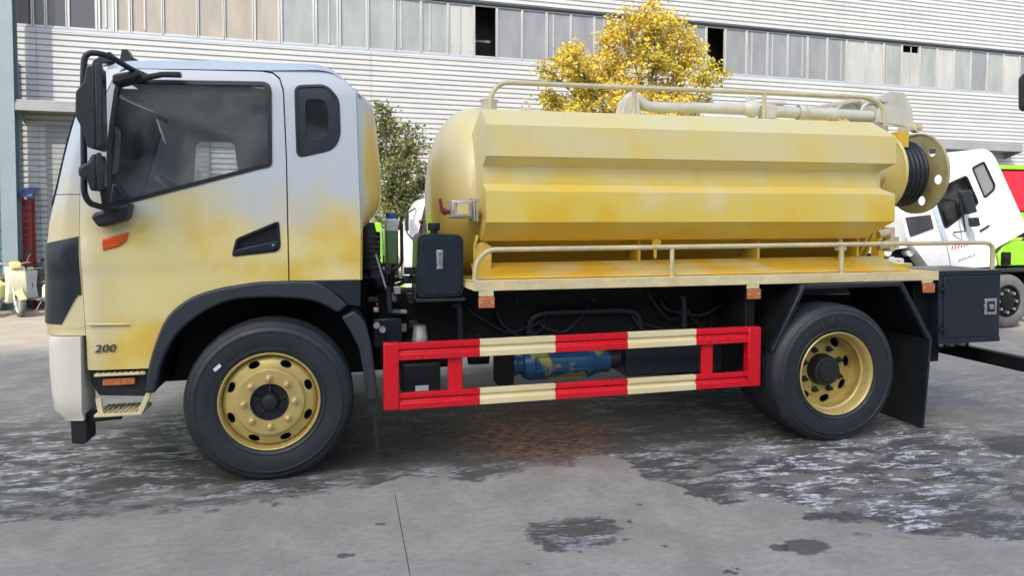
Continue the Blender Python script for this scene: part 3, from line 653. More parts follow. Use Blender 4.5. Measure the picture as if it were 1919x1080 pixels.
def side(far):
    def B(m, name, mat, parent=None, bevel=0, smooth=32):
        if far: m.mirror_y(YC)
        return tb(m, name, mat, parent, bevel, smooth)
    d = B(MB().skin(door_out, [win_out, handle], ys, .025, .032), 'door', 'cab', None, 0, 30)
    q = B(MB().skin(rear_out, [q_out], ys, .025, .036), 'quarter_panel', 'cab', None, 0, 30)
    wi = scale_poly(win_out, .020)
    B(MB().skin(scale_poly(win_out, -.005), [wi], lambda x, z: ys(x, z)-.006, .03, .06), 'window_seal', 'gasket', d)
    B(MB().skin(scale_poly(win_out, .014), [], lambda x, z: ys(x, z)+.012, .005, .1), 'window_glass', 'glass_glare' if far else 'glass', d, 0, 60)
    B(MB().skin(scale_poly(q_out, -.004), [scale_poly(q_out, .012)], lambda x, z: ys(x, z)-.004, .02, .06), 'window_seal', 'gasket', q)
    qi = [tuple(p) for p in polyfillet([(.217, 2.415), (.325, 2.418), (.353, 2.39), (.357, 2.20), (.325, 2.165), (.222, 2.148)], .03, 4, True)]
    B(MB().skin(scale_poly(q_out, .004), [qi], lambda x, z: ys(x, z)+.006, .006, .06), 'window_border', 'steelblack', q, 0, 60)
    B(MB().skin(scale_poly(qi, -.01), [], lambda x, z: ys(x, z)+.012, .005, .1), 'window_glass', 'glass_q', q, 0, 60)
    # handle pocket
    B(MB().skin(scale_poly(handle, -.004), [scale_poly(handle, .010)], lambda x, z: ys(x, z)-.005, .03, .05), 'handle_bezel', 'black', d)
    B(MB().skin(handle, [], lambda x, z: ys(x, z)+.035, .006, .08), 'handle_pocket', 'gasket', d)
    B(MB().prism([(-.215, 1.434), (-.205, 1.464), (.040, 1.520), (.046, 1.478), (.03, 1.462)], -.012, .018), 'door_handle', 'steelblack', d, .006)
    if not far:
        B(MB().lathe([(.0, -.004), (.009, -.004), (.009, 0)], (.018, -.013, 1.492), 'Y', 12), 'lock', 'chrome', d)
        B(MB().prism([(-.957, 1.536), (-.808, 1.577), (-.822, 1.521), (-.862, 1.492), (-.953, 1.467)], -.014, .012), 'side_indicator', 'orange', d, .008)
        B(MB().prism([(-1.05, 1.018), (-.815, 1.012), (-.815, 1.026), (-1.05, 1.034)], -.007, .004), 'body_crease', 'cab', d, .006)
        text_obj('badge', '200', .066, 'badge', d, Matrix.Translation((-.955, .0, .856)) @ Matrix.Rotation(R_(90), 4, 'X') @ Matrix.Diagonal((1.18, 1, 1, 1)), .004, .22)
    # inner door lining below the glass
    B(MB().skin([(-1.0, 1.32), (-.99, 1.71), (-.05, 1.95), (.07, 1.95), (.08, 1.32)], [], lambda x, z: .05, .03, .3), 'door_lining', 'trim_dk', d)
    # black wheel arch flare and the plate behind it
    fo = arch[:]+[(.224, 1.262), (.329, 1.222), (.400, 1.165), (.471, 1.10)]
    fi = [(.407, 1.053), (.328, 1.104), (.223, 1.141), (.067, 1.158), (-.089, 1.163), (-.246, 1.147), (-.405, 1.075), (-.547, .951), (-.628, .80), (-.657, .69), (-.676, .596)]
    fo = fo[:24]+catmull(fo[24:], 4); fi = catmull(fi, 4)
    fl = B(MB().prism([(-.735, .60)]+fo+fi, -.030, .05), 'wheel_arch', 'flare', None, .022)
    B(MB().prism([(.24, 1.258), (.551, 1.258), (.551, 1.087), (.475, 1.10), (.40, 1.17)], .0, .05), 'arch_panel', 'steelblack', fl, .004)
    li = [(x, z+.012) for x, z in fi]
    n = len(li); vs = [(x, y, z) for y in (.04, .66) for x, z in li]
    B(MB().add(vs, [(i, i+1, n+i+1, n+i) for i in range(n-1)]), 'arch_liner', 'chassis', fl, 0, 60)
    mg = [(.43, 1.025), (.511, 1.064), (.560, 1.01), (.591, .947), (.618, .83), (.632, .722), (.656, .511), (.640, .470), (.586, .480), (.574, .60), (.562, .68), (.536, .824), (.483, .937)]
    mgd = B(MB().prism(mg, -.028, .30), 'mudguard', 'flare', None, .014)
    B(MB().prism([(.600, .485), (.630, .485), (.668, .09), (.652, .08)], .0, .30), 'mud_flap', 'black', mgd)
    return d, q
door, quarter = side(False); side(True)
# structure just inside the shut line so the seam reads dark
both(lambda m: m.prism([(.07, 1.27), (.14, 1.27), (.135, 2.02), (.12, 2.47), (.10, 2.54), (.06, 2.58), (.01, 2.56), (.05, 2.52), (.065, 2.46), (.075, 2.02)], .062, .085), 'door_jamb', 'gasket')
both(lambda m: m.prism([(-1.0, .74), (-.75, .74), (-.60, 1.02), (-.40, 1.14), (.55, 1.22), (.55, 1.31), (-1.04, 1.31)], .062, .10), 'sill_panel', 'chassis')

# front of the cab: near half of a plan curve, mirrored about the middle
xdt = [(.75, -1.058), (1.012, -1.069), (1.204, -1.079), (1.42, -1.090), (1.594, -1.095), (1.897, -1.083), (2.074, -1.043), (2.34, -.955), (2.53, -.875), (2.60, -.80)]
xft = [(.95, -1.376), (1.452, -1.367), (1.639, -1.345), (1.854, -1.283), (2.10, -1.215), (2.373, -1.140), (2.55, -1.07), (2.60, -1.03)]
def front(u, z, off=0.):
    xd, xf = lerp_tab(xdt, z), lerp_tab(xft, z); y0 = ys(xd, z)
    P = [Vector((xd, y0)), Vector((xd+(xf-xd)*.42, y0+.030)), Vector((xd+(xf-xd)*.80, y0+.12)), Vector((xf, .40)), Vector((xf-.05, .75)), Vector((xf-.07, YC))]
    t = u*5; i = min(4, int(t)); f = t-i
    a, b = P[max(0, i-1)], P[min(5, i+2)]; p, q = P[i], P[i+1]
    if i == 0: a = p-(q-p)
    if i == 4: b = Vector((q.x, q.y+.3))
    r = .5*((2*p)+(q-a)*f+(2*a-5*p+4*q-b)*f*f+(3*p-a-3*q+b)*f**3)
    d_ = (q-p).normalized(); n_ = Vector((d_.y, -d_.x));
    if n_.x > 0: n_ = -n_
    r = r+Vector((min(n_.x, 0), -abs(n_.y) if i < 3 else 0))*off
    return Vector((r.x, r.y, z))
def front_sheet(zlo, zhi, u0, u1, off=0., nu=30, nz=10, th=.02, sides=(False, True)):
    m = MB()
    for flip in sides:
        k = MB()
        fn = lambda a, b, o_: front(u0+(u1-u0)*a, zlo(u0+(u1-u0)*a)+(zhi(u0+(u1-u0)*a)-zlo(u0+(u1-u0)*a))*b, o_)
        k.grid(lambda a, b: fn(a, b, off), nu, nz); k.grid(lambda a, b: fn(a, b, off-th), nu, nz)
        n = (nu+1)*(nz+1)
        bd = [i*(nz+1) for i in range(nu+1)]+[nu*(nz+1)+j for j in range(1, nz+1)]+[i*(nz+1)+nz for i in range(nu-1, -1, -1)]+[j for j in range(nz-1, 0, -1)]
        k.f += [(a, b, b+n, a+n) for a, b in zip(bd, bd[1:]+bd[:1])]
        if flip: k.mirror_y(YC)
        m.add(k.v, k.f)
    return m
cabf = tb(front_sheet(lambda u: .955, lambda u: 1.80, 0, 1), 'cab_front', 'cab', None, 0, 40)
for sd2 in (False, True):
    tb(front_sheet(lambda u: 1.805, lambda u: 2.56, 0, .40, nu=10, sides=(sd2,)), 'windscreen_pillar', 'cab', cabf, 0, 40)
    tb(front_sheet(lambda u: 1.80, lambda u: 2.57, .40, .455, .010, nu=4, sides=(sd2,)), 'windscreen_seal', 'gasket', cabf, 0, 40)
tb(front_sheet(lambda u: 1.82, lambda u: 2.54, .45, 1, 0, th=.006), 'windscreen', 'glass_fr', cabf, 0, 60)
tb(front_sheet(lambda u: 2.55, lambda u: 2.60, .30, 1, .02), 'roof_lip', 'cab', cabf, 0, 60)
tb(front_sheet(lambda u: 1.74, lambda u: 1.83, .44, 1, .012), 'wiper_cowl', 'black', cabf, 0, 60)
tb(front_sheet(lambda u: max(1.025, 1.20-1.1*max(0, u-.05)), lambda u: 1.552-.06*min(1, u*2), .012, 1, .009), 'grille', 'steelblack', cabf, 0, 50)
tb(front_sheet(lambda u: 1.0, lambda u: 1.018, .01, .4, .006, nz=2, sides=(False,)), 'body_crease', 'cab', cabf, 0, 60)
# bumper
def bump_pt(u, z):
    xf = lerp_tab([(.44, -1.285), (.50, -1.327), (.68, -1.347), (.93, -1.348), (.95, -1.335)], z)
    P = polyfillet([(-1.085, .0), (xf+.10, .012), (xf+.01, .22), (xf-.06, YC)], .16, 8)
    L_ = [0]
    for a, b in zip(P, P[1:]): L_.append(L_[-1]+(b-a).length)
    t = u*L_[-1]
    for i in range(len(P)-1):
        if t <= L_[i+1]+1e-9:
            p = P[i].lerp(P[i+1], (t-L_[i])/(L_[i+1]-L_[i]+1e-9)); return Vector((p.x, p.y+(.03 if z < .47 else 0), z))
def bump_m():
    m = MB(); zs = [.44, .455, .50, .60, .75, .90, .935, .95]
    for fl in (0, 1):
        k = MB(); nu = 26
        k.add([bump_pt(i/nu, z) for i in range(nu+1) for z in zs], [(i*8+j, i*8+j+1, (i+1)*8+j+1, (i+1)*8+j) for i in range(nu) for j in range(7)])
        k.add([bump_pt(i/nu, .95) for i in range(nu+1)]+[Vector((-1.085, bump_pt(i/nu, .95).y, .95)) for i in range(nu+1)], [(i, i+1, nu+2+i, nu+1+i) for i in range(nu)])
        k.add([bump_pt(0, z) for z in zs]+[bump_pt(0, z)+Vector((0, .25, 0)) for z in zs], [(i, i+1, 9+i, 8+i) for i in range(7)])
        if fl: k.mirror_y(YC)
        m.add(k.v, k.f)
    return m
bp = tb(bump_m(), 'bumper', 'bumper', None, 0, 40)
tb(MB().prism([(-1.17, .475), (-1.08, .475), (-1.075, .30), (-1.10, .285), (-1.165, .295)], .06, .22), 'tow_block', 'black', bp, .008)
tb(MB().bar((-1.10, .12, .44), (-.90, .12, .45), .03, .07), 'tow_bracket', 'black', bp, .004)
# steps
stp = tb(MB().prism([(-1.058, .742), (-.70, .742), (-.70, .60), (-.745, .56), (-1.01, .58), (-1.052, .66)], .06, .30), 'step_housing', 'black', None, .01)
tb(MB().box(-1.02, -.735, .012, .30, .705, .722), 'step_tread', 'deck_edge', stp, .004)
for i in range(9): tb(MB().box(-1.01+i*.031, -.995+i*.031, .015, .29, .722, .728), 'tread_rib', 'deck_edge', stp)
tb(MB().box(-.98, -.80, .03, .058, .645, .685), 'step_reflector', 'orange2', stp, .004)
tb(MB().box(-1.02, -.755, -.005, .24, .462, .480), 'step_tread', 'deck_edge', stp, .004)
for i in range(9): tb(MB().box(-1.01+i*.029, -.996+i*.029, 0, .23, .480, .486), 'tread_rib', 'deck_edge', stp)
tb(MB().bar((-1.0, .02, .575), (-.985, .02, .47), .02, .03, (1, 0, 0)).bar((-.715, .02, .60), (-.775, .02, .465), .02, .03, (1, 0, 0)), 'step_hanger', 'deck_edge', stp, .003)
# roof
zre = [(-.90, 2.556), (-.80, 2.566), (0, 2.590), (.30, 2.606), (.377, 2.598), (.442, 2.551), (.531, 2.478), (.56, 2.44)]
zrc = [(-1.05, 2.60), (-.93, 2.650), (-.384, 2.682), (.15, 2.688), (.30, 2.684), (.40, 2.640), (.46, 2.585), (.56, 2.47)]
def roof_pt(a, b):
    x = -1.02+(.575+1.02)*a; y = .045+(2*YC-.09)*b; e, c = lerp_tab(zre, x), lerp_tab(zrc, x)
    d = min(y-.045, 2*YC-.045-y)/.33; s_ = math.sqrt(max(0, 1-(1-min(1, d))**2))
    fx = max(0, (-.80-x)/.22); y += 0
    return Vector((x, y+(1-2*b)*.22*fx*fx, e+(max(c, e)-e)*s_))
tb(MB().grid(roof_pt, 34, 40), 'roof', 'cab', None, 0, 60)
# back of the cab: bulging corner pressing
xs_ = [(1.26, .553), (1.588, .557), (1.988, .546), (2.474, .533), (2.52, .50)]
xb_ = [(1.26, .565), (1.58, .575), (1.64, .64), (1.72, .69), (1.80, .706), (2.011, .700), (2.30, .672), (2.44, .650), (2.475, .60), (2.50, .56)]
def back_pt(a, b):
    z = 1.26+(2.50-1.26)*b; s0, s1 = lerp_tab(xs_, z), lerp_tab(xb_, z); y0 = ys(s0, z)
    P = polyfillet([(s0, y0), (s0+.012, y0+.02), (s1-.015, .20), (s1, .34), (s1+.01, YC)], .07, 4)
    n = len(P)-1; t = a*n; i = min(n-1, int(t)); p = P[i].lerp(P[i+1], t-i); return Vector((p.x, p.y, z))
bk = MB().grid(back_pt, 22, 34); b2 = MB().grid(back_pt, 22, 34).mirror_y(YC); bk.add(b2.v, b2.f)
tb(bk, 'cab_back', 'cab', None, 0, 40)
# interior
tb(MB().box(-1.12, -.70, .12, 2*YC-.12, 1.27, 1.66).prism([(-1.16, 1.66), (-.80, 1.66), (-.86, 1.78), (-1.16, 1.80)], .14, 2*YC-.14), 'dashboard', 'trim_dk', None, .03)
tb(MB().box(-1.05, .54, .08, 2*YC-.08, 1.24, 1.275), 'cab_floor', 'trim_dk')
tb(MB().box(.50, .52, .08, 2*YC-.08, 1.28, 2.5), 'bulkhead_lining', 'trim_in')
tb(MB().box(-.90, .50, .14, 2*YC-.14, 2.44, 2.455), 'headliner', 'trim_in')
tb(MB().skin([(-.98, 1.32), (-.97, 2.10), (-.88, 2.46), (.49, 2.46), (.49, 1.32)], [[tuple(p) for p in polyfillet([(-.86, 1.80), (-.82, 2.34), (-.50, 2.34), (-.44, 1.80)], .06, 4, True)]], lambda x, z: 2*YC-.10, .03, .3), 'far_door_lining', 'trim_in')
for yy in (.62, 1.62):
    s0 = tb(MB().prism([(-.42, 1.42), (.08, 1.40), (.10, 1.56), (-.42, 1.60)], yy-.25, yy+.25), 'seat', 'seat', None, .05, 60)
    tb(MB().prism([(.00, 1.55), (.13, 1.52), (.26, 2.12), (.16, 2.16)], yy-.23, yy+.23), 'backrest', 'seat', s0, .05, 60)
    tb(MB().prism([(.17, 2.18), (.26, 2.16), (.29, 2.36), (.22, 2.38)], yy-.13, yy+.13), 'headrest', 'seat', s0, .03, 60)
    tb(MB().box(-.30, .05, yy-.18, yy+.18, 1.275, 1.42), 'seat_base', 'trim_dk', s0)
Ms = Matrix.Translation((-.60, .62, 1.80)) @ Matrix.Rotation(R_(38), 4, 'Y')
stw = MB().tube([Vector((.225*math.cos(a*math.pi/18), .225*math.sin(a*math.pi/18), 0)) for a in range(36)], .016, 8, True).xf(Ms)
sw = tb(stw, 'steering_wheel', 'trim_dk', None, 0, 60)
tb(MB().lathe([(0, .03), (.07, .02), (.08, -.02), (0, -.04)], (0, 0, 0), 'Z', 20).bar((-.22, 0, 0), (.22, 0, 0), .05, .015).bar((0, 0, 0), (0, -.2, 0), .05, .014).xf(Ms), 'wheel_hub', 'trim_dk', sw)
tb(MB().cyl((-.66, .62, 1.74), (-.84, .62, 1.5), .04), 'steering_column', 'trim_dk', sw)
tb(MB().tube(polyfillet([(-.93, .13, 2.22), (-.90, .16, 2.20), (-.92, .16, 1.95), (-.97, .13, 1.93)], .03), .016, 8), 'grab_handle', 'trim_in', None, 0, 60)
tb(MB().bar((-.96, 1.55, 2.43), (-.90, 1.55, 2.24), .36, .015, (1, 0, 0)), 'sun_visor', 'paper', None, .004)
tb(MB().lathe([(0, -.03), (.05, -.028), (.07, -.015), (.075, 0)], (-.1, .95, 2.44), 'Z', 20), 'ceiling_lamp', 'paper')
tb(MB().prism([(-1.10, 1.80), (-.80, 1.76), (-.72, 1.69), (-.72, 1.685), (-1.12, 1.79)], .2, 2*YC-.2), 'dash_cover_film', 'seat', None, 0, 60)

# mirrors on their loop arm
def prism_b(pts, y0, y1): return MB().prism(pts, y0, y1)
arm = tb(MB().tube(polyfillet([(-.700, .06, 2.520), (-.752, -.10, 2.53), (-.83, -.25, 2.578), (-.945, -.27, 2.590), (-.955, -.27, 2.45), (-.963, -.27, 1.80), (-.945, -.25, 1.745), (-.885, -.14, 1.715), (-.80, -.03, 1.735)], .07, 5), .017, 10), 'mirror_arm', 'black', None, 0, 60)
tb(MB().prism([(-.912, 2.488), (-.866, 2.506), (-.866, 2.050), (-.880, 2.037), (-.915, 2.053), (-.925, 2.107), (-.948, 2.172), (-.969, 2.216), (-.966, 2.349), (-.925, 2.404)], -.37, -.17), 'mirror_housing', 'black', arm, .022, 40, 3)
tb(MB().box(-.8655, -.862, -.35, -.19, 2.08, 2.47), 'mirror_glass', 'mirror', arm)
tb(MB().prism([(-.869, 2.513), (-.832, 2.513), (-.832, 2.064), (-.869, 2.036)], -.372, -.352), 'mirror_hood', 'black', arm, .008, 40)
tb(MB().prism([(-.905, 2.009), (-.870, 2.019), (-.866, 1.932), (-.868, 1.815), (-.906, 1.808), (-.924, 1.874), (-.966, 1.891), (-.966, 1.942), (-.911, 1.976)], -.36, -.18), 'mirror_housing', 'black', arm, .018, 40, 3)
tb(MB().box(-.8675, -.864, -.34, -.20, 1.84, 1.98), 'mirror_glass', 'mirror', arm)
tb(MB().prism([(-.873, 2.021), (-.850, 2.025), (-.832, 1.932), (-.838, 1.821), (-.873, 1.812)], -.362, -.342), 'mirror_hood', 'black', arm, .008, 40)
tb(MB().cyl((-.885, -.2, 1.82), (-.885, -.15, 1.70), .02, 10), 'mirror_stalk', 'black', arm)
tb(MB().prism([(-.991, 1.668), (-.968, 1.692), (-.775, 1.752), (-.797, 1.651), (-.947, 1.604)], -.10, .02), 'mirror_foot', 'black', arm, .018, 40)
tb(MB().prism([(-.915, 1.735), (-.90, 1.87), (-.86, 1.865), (-.81, 1.77)], -.004, .03), 'quarter_trim', 'black', arm, .012)
tb(MB().prism([(-.86, 2.50), (-.72, 2.535), (-.70, 2.50), (-.76, 2.47), (-.86, 2.44)], -.10, .05), 'upper_mirror_foot', 'black', arm, .014)
tb(MB().prism([(-.78, 2.488), (-.60, 2.532), (-.495, 2.537), (-.495, 2.508), (-.60, 2.506), (-.74, 2.470)], -.075, -.02), 'rain_deflector', 'black', None, .006)
for yy in (.25, 2*YC-.25):
    tb(MB().prism([(-.90, 2.63), (-.80, 2.645), (-.80, 2.655), (-.835, 2.665), (-.855, 2.712), (-.885, 2.712)], yy-.05, yy+.05), 'roof_marker_lamp', 'black', None, .006)
tb(MB().prism([(-1.06, 2.59), (-.93, 2.63), (-.95, 2.695), (-.99, 2.680), (-1.05, 2.63)], .2, .27), 'roof_fin', 'black', None, .008)

# ---------------- wheels
def disc_mb(rr, yf, hole_r, ht, hr, n=8, phase=0., r0=.118):
    """wheel disc with hand holes, bent along the radius by yf(r)"""
    out = [(rr*math.cos(a*math.pi/32), rr*math.sin(a*math.pi/32)) for a in range(64)]
    holes = [[(r0*math.cos(a*math.pi/16), r0*math.sin(a*math.pi/16)) for a in range(32)]]
    for k in range(n):
        a = 2*math.pi*k/n+phase; c, s_ = math.cos(a), math.sin(a)
        holes.append([(c*(hole_r+hr*math.cos(t))-s_*ht*math.sin(t), s_*(hole_r+hr*math.cos(t))+c*ht*math.sin(t)) for t in [i*math.pi/8 for i in range(16)]])
    ex = [(r*math.cos(a*math.pi/36+.01*r), r*math.sin(a*math.pi/36+.01*r)) for r in (.14, .17, .194, .198, .208, .220, .226, .258, .264, .275, .281) if r < rr-.004 for a in range(72)]
    return MB().skin(out, holes, lambda x, z: yf(math.hypot(x, z)), .012, .019, ex)
def tyre_mb(lo=0.):
    R = .515; W = .268
    half = [(.299, .028), (.304, .010), (.318, .003), (.330, -.002), (.334, -.007), (.338, -.007), (.342, -.002), (.37, -.010), (.41, -.015), (.437, -.014), (.440, -.018), (.446, -.018), (.449, -.011), (.470, .000), (.474, -.001), (.478, .004), (.498, .016), (.509, .034), (R-.002, .046)]
    groove = []
    for c in (.075, .112, .156, .193):
        groove += [(R, c-.007), (R-.011, c-.005), (R-.011, c+.005), (R, c+.007)]
    prof = half+groove+[(r, W-y) for r, y in half[::-1]]
    return MB().lathe(prof, (0, 0, 0), 'Y', 72)
def make_wheel(x, yf, z, rear, far=False, label=None):
    c = Vector((x, yf, z)); fl = -1 if far else 1
    def P(m): 
        if far: m.mirror_y(0)
        m.v = [tuple(Vector(p)+c) for p in m.v]; return m
    if rear:
        tab = [(.118, .185), (.20, .188), (.212, .198), (.262, .205), (.274, .21)]
        wh = tb(P(disc_mb(.274, lambda r: lerp_tab(tab, r), .236, .044, .033, 8, .2)), 'wheel', 'gold', None, 0, 40)
        tb(P(MB().lathe([(.297, .03), (.306, .012), (.310, .0), (.304, -.006), (.297, -.002), (.292, .014), (.284, .03), (.281, .075), (.269, .083), (.268, .098), (.276, .106), (.274, .21), (.268, .215)], (0, 0, 0), 'Y', 64)), 'rim', 'gold', wh, 0, 50)
        tb(P(MB().lathe([(.125, .21), (.112, .12), (.106, .108), (.085, .102), (.080, .088), (.06, .082), (0, .082)], (0, 0, 0), 'Y', 40)), 'hub', 'hub', wh, 0, 35)
        ny, rb = .180, .163
    else:
        tab = [(.118, -.012), (.198, -.016), (.208, -.012), (.220, .014), (.258, .022), (.275, .034), (.285, .052)]
        wh = tb(P(disc_mb(.287, lambda r: lerp_tab(tab, r), .249, .036, .022, 8, .38)), 'wheel', 'gold', None, 0, 40)
        tb(P(MB().lathe([(.297, .03), (.306, .012), (.310, .0), (.305, -.007), (.298, -.004), (.294, .012), (.287, .05), (.287, .09)], (0, 0, 0), 'Y', 64)), 'rim', 'gold', wh, 0, 50)
        tb(P(MB().lathe([(.119, .02), (.117, -.004), (.108, -.002), (.104, .022), (.06, .026), (.052, -.008), (.045, -.022), (.03, -.028), (0, -.030)], (0, 0, 0), 'Y', 40)), 'hub', 'hub', wh, 0, 35)
        for k in range(5):
            a = k*math.pi*2/5+.3
            tb(P(MB().bar((.05*math.cos(a), .008, .05*math.sin(a)), (.108*math.cos(a), .012, .108*math.sin(a)), .012, .02, (0, 1, 0))), 'hub_rib', 'hub', wh)
        tb(P(MB().lathe([(0, .09), (.27, .10), (.27, .22)], (0, 0, 0), 'Y', 32)), 'brake_drum', 'chassis', wh)
        ny, rb = -.012, .152
    if not far:
        for k in range(8):
            a = k*math.pi/4+math.pi/8*(0 if not rear else 1)+.02; q = (rb*math.cos(a), 0, rb*math.sin(a))
            tb(P(MB().lathe([(.024, ny), (.024, ny-.006), (.018, ny-.008), (.0, ny-.008)], q, 'Y', 14).lathe([(.0165, ny-.007), (.0165, ny-.026), (.010, ny-.030), (.010, ny-.046), (0, ny-.047)], q, 'Y', 6)), 'lug_nut', 'hub' if rear else 'nut', wh, 0, 25)
        tb(P(MB().cyl((.05, .03, -.296), (.052, -.012, -.286), .004, 6)), 'valve_stem', 'chrome', wh)
    tb(P(tyre_mb()), 'tyre', 'rubber', wh, 0, 30)
    if rear:
        c2 = Vector((0, .30, 0)); m = tyre_mb(); m.v = [tuple(Vector(p)+c2) for p in m.v]; tb(P(m), 'inner_tyre', 'rubber', wh, 0, 30)
        m = MB().lathe([(.30, .03), (.27, .05), (.27, .25), (.30, .27)], (0, .30, 0), 'Y', 32); tb(P(m), 'inner_rim', 'chassis', wh)
    return wh
fw = make_wheel(-.012, -.035, .508, False); rw = make_wheel(3.985, -.15, .508, True)
make_wheel(-.012, 2*YC+.035, .508, False, True); make_wheel(3.985, 2*YC+.15, .508, True, True)
tb(MB().box(-.02, .03, 0, .0025, -.011, .011).xf(Matrix.Translation((-.318, -.0535, .738)) @ Matrix.Rotation(R_(-42), 4, 'Y')), 'tyre_sticker', 'paper', fw)
M['emboss'] = plain('tyre_lettering', (.044, .047, .05), .7)
for k, ch in enumerate('SAILUN'):                             # raised maker's lettering on the rear tyre wall
    a = R_(142-k*10.5); q = Vector((3.985+.385*math.cos(a), -.1645, .508+.385*math.sin(a)))
    text_obj('tyre_letter', ch, .060, 'emboss', rw, Matrix.Translation(q) @ Matrix.Rotation(math.pi/2-a, 4, 'Y') @ Matrix.Rotation(R_(90), 4, 'X'), .003)

# ---------------- chassis, axles, engine bay
ch = tb(MB().box(-1.0, 5.62, .70, .77, .74, .99).box(-1.0, 5.62, 2*YC-.77, 2*YC-.70, .74, .99), 'chassis_rail', 'chassis', None, .006)
tb(MB().cyl((-.012, .25, .46), (-.012, 2*YC-.25, .46), .06, 12), 'front_axle', 'chassis', ch)
tb(MB().cyl((3.955, .2, .497), (3.955, 2*YC-.2, .497), .09, 14).lathe([(.0, -.2), (.16, -.12), (.21, 0), (.16, .12), (0, .2)], (3.955, YC, .497), 'X', 18), 'rear_axle', 'chassis', ch, 0, 50)
for y in (.60, 2*YC-.60):
    for i in range(5): tb(MB().box(3.2+i*.08, 4.7-i*.08, y-.04, y+.04, .62+i*.021, .639+i*.021), 'leaf_spring', 'chassis', ch)
    tb(MB().box(-.75, .75, y-.04, y+.04, .56, .60), 'leaf_spring', 'chassis', ch)
tb(MB().cyl((1.3, YC, .6), (3.8, YC, .52), .05, 12), 'drive_shaft', 'chassis', ch)
tb(MB().box(-.75, .62, .5, 2*YC-.5, .55, 1.2).box(.5, 1.3, .78, 2*YC-.78, .5, .95), 'engine', 'chassis', None, .02)
tb(MB().box(.638, .84, .30, .55, .755, .965), 'relay_box', 'steelblack', None, .015)
tb(MB().tube(polyfillet([(.60, .22, 1.62), (.63, .24, 1.45), (.64, .26, 1.32), (.70, .30, 1.22)], .1), .055, 12), 'intake_pipe', 'black', None, 0, 60)
for i in range(7): tb(MB().lathe([(.056, -.009), (.064, 0), (.056, .009)], (.625+.002*i, .235+.004*i, 1.53-i*.035), 'Z', 18), 'intake_bellow', 'black')
tb(MB().cyl((.60, .62, .98), (.60, .62, 1.56), .11, 20), 'air_filter', 'chassis', None, .01)
tb(MB().cyl((.655, .12, 1.42), (.735, .12, 1.14), .008, 8), 'gas_strut', 'chrome'); tb(MB().cyl((.735, .12, 1.20), (.745, .12, 1.03), .020, 12), 'strut_sleeve', 'steelblack')
# coolant bottle on its bracket
cb = tb(MB().box(.737, .828, .44, .60, 1.325, 1.655), 'coolant_bottle', 'coolant', None, .014, 40)
tb(MB().lathe([(.0, .045), (.032, .045), (.036, .035), (.036, .0), (.0, 0)], (.782, .52, 1.652), 'Z', 18), 'bottle_cap', 'blue_cap', cb, .002)
tb(MB().tube(polyfillet([(.848, .42, 1.62), (.850, .42, 1.32), (.76, .42, 1.29), (.66, .42, 1.18)], .05), .012, 8).tube([(.78, .5, 1.32), (.78, .5, .95)], .025, 8), 'bottle_bracket', 'black', cb, 0, 60)
tb(MB().tube(polyfillet([(.66, .5, 1.15), (.85, .5, 1.17), (.98, .45, 1.3), (1.0, .4, 1.4)], .12), .014, 8).tube(polyfillet([(.62, .6, 1.05), (.8, .62, 1.22), (1.1, .6, 1.2)], .1), .020, 8), 'hose', 'hose', None, 0, 60)
tb(MB().box(.66, 1.25, .42, .70, .60, 1.14), 'gearbox_shield', 'chassis', None, .02)
for i in range(26):                                            # odd fittings in the dark bay
    x, y, z = rnd.uniform(.57, .90), rnd.uniform(.20, .42), rnd.uniform(.86, 1.32)
    tb(MB().box(x, x+rnd.uniform(.03, .09), y, y+.05, z, z+rnd.uniform(.02, .07)), 'bay_fitting', rnd.choice(['steelblack', 'chassis', 'black', 'black', 'trim_dk', 'alu']), None, .006)
tb(MB().cyl((.66, .2, .93), (.66, .26, .93), .022, 10).cyl((.70, .2, .90), (.70, .26, .90), .022, 10), 'air_fitting', 'alu')
tb(MB().box(.655, .668, .15, .165, 1.075, 1.09), 'warning_lamp', 'red')
# hydraulic oil tank with gauge
ot = tb(MB().skin([tuple(p) for p in polyfillet([(.912, 1.13), (1.232, 1.13), (1.232, 1.548), (.925, 1.555)], .055, 5, True)], [], lambda x, z: .05, .34, .2), 'oil_tank', 'steelblack', None, .022, 40, 3)
tb(MB().skin([tuple(p) for p in polyfillet([(.935, 1.15), (1.212, 1.15), (1.212, 1.528), (.947, 1.533)], .05, 5, True)], [], lambda x, z: .038, .015, .2), 'tank_front', 'steelblack', ot, .006, 40)
tb(MB().box(1.048, 1.090, .024, .038, 1.318, 1.448), 'level_gauge', 'level', ot, .004)
tb(MB().box(1.062, 1.077, .016, .024, 1.345, 1.42).lathe([(0, -.01), (.008, -.008), (.009, 0)], (1.069, .022, 1.433), 'Y', 10).lathe([(0, -.01), (.008, -.008), (.009, 0)], (1.069, .022, 1.332), 'Y', 10), 'gauge_tube', 'chrome', ot)
tb(MB().cyl((1.052, .2, 1.54), (1.052, .2, 1.585), .026, 14).lathe([(.040, .03), (.042, .035), (.042, .075), (.036, .082), (0, .082)], (1.052, .2, 1.545), 'Z', 18), 'filler_cap', 'black', ot)
tb(MB().tube(polyfillet([(.965, .2, 1.54), (.965, .2, 1.62), (.975, .2, 1.64)], .01), .007, 8).cyl((.95, .2, 1.63), (.98, .2, 1.645), .012, 8), 'breather', 'lever', ot)
tb(MB().box(.90, 1.245, .04, .40, 1.100, 1.122).box(.90, .915, .04, .06, 1.10, 1.2), 'tank_bracket', 'black', ot, .003)
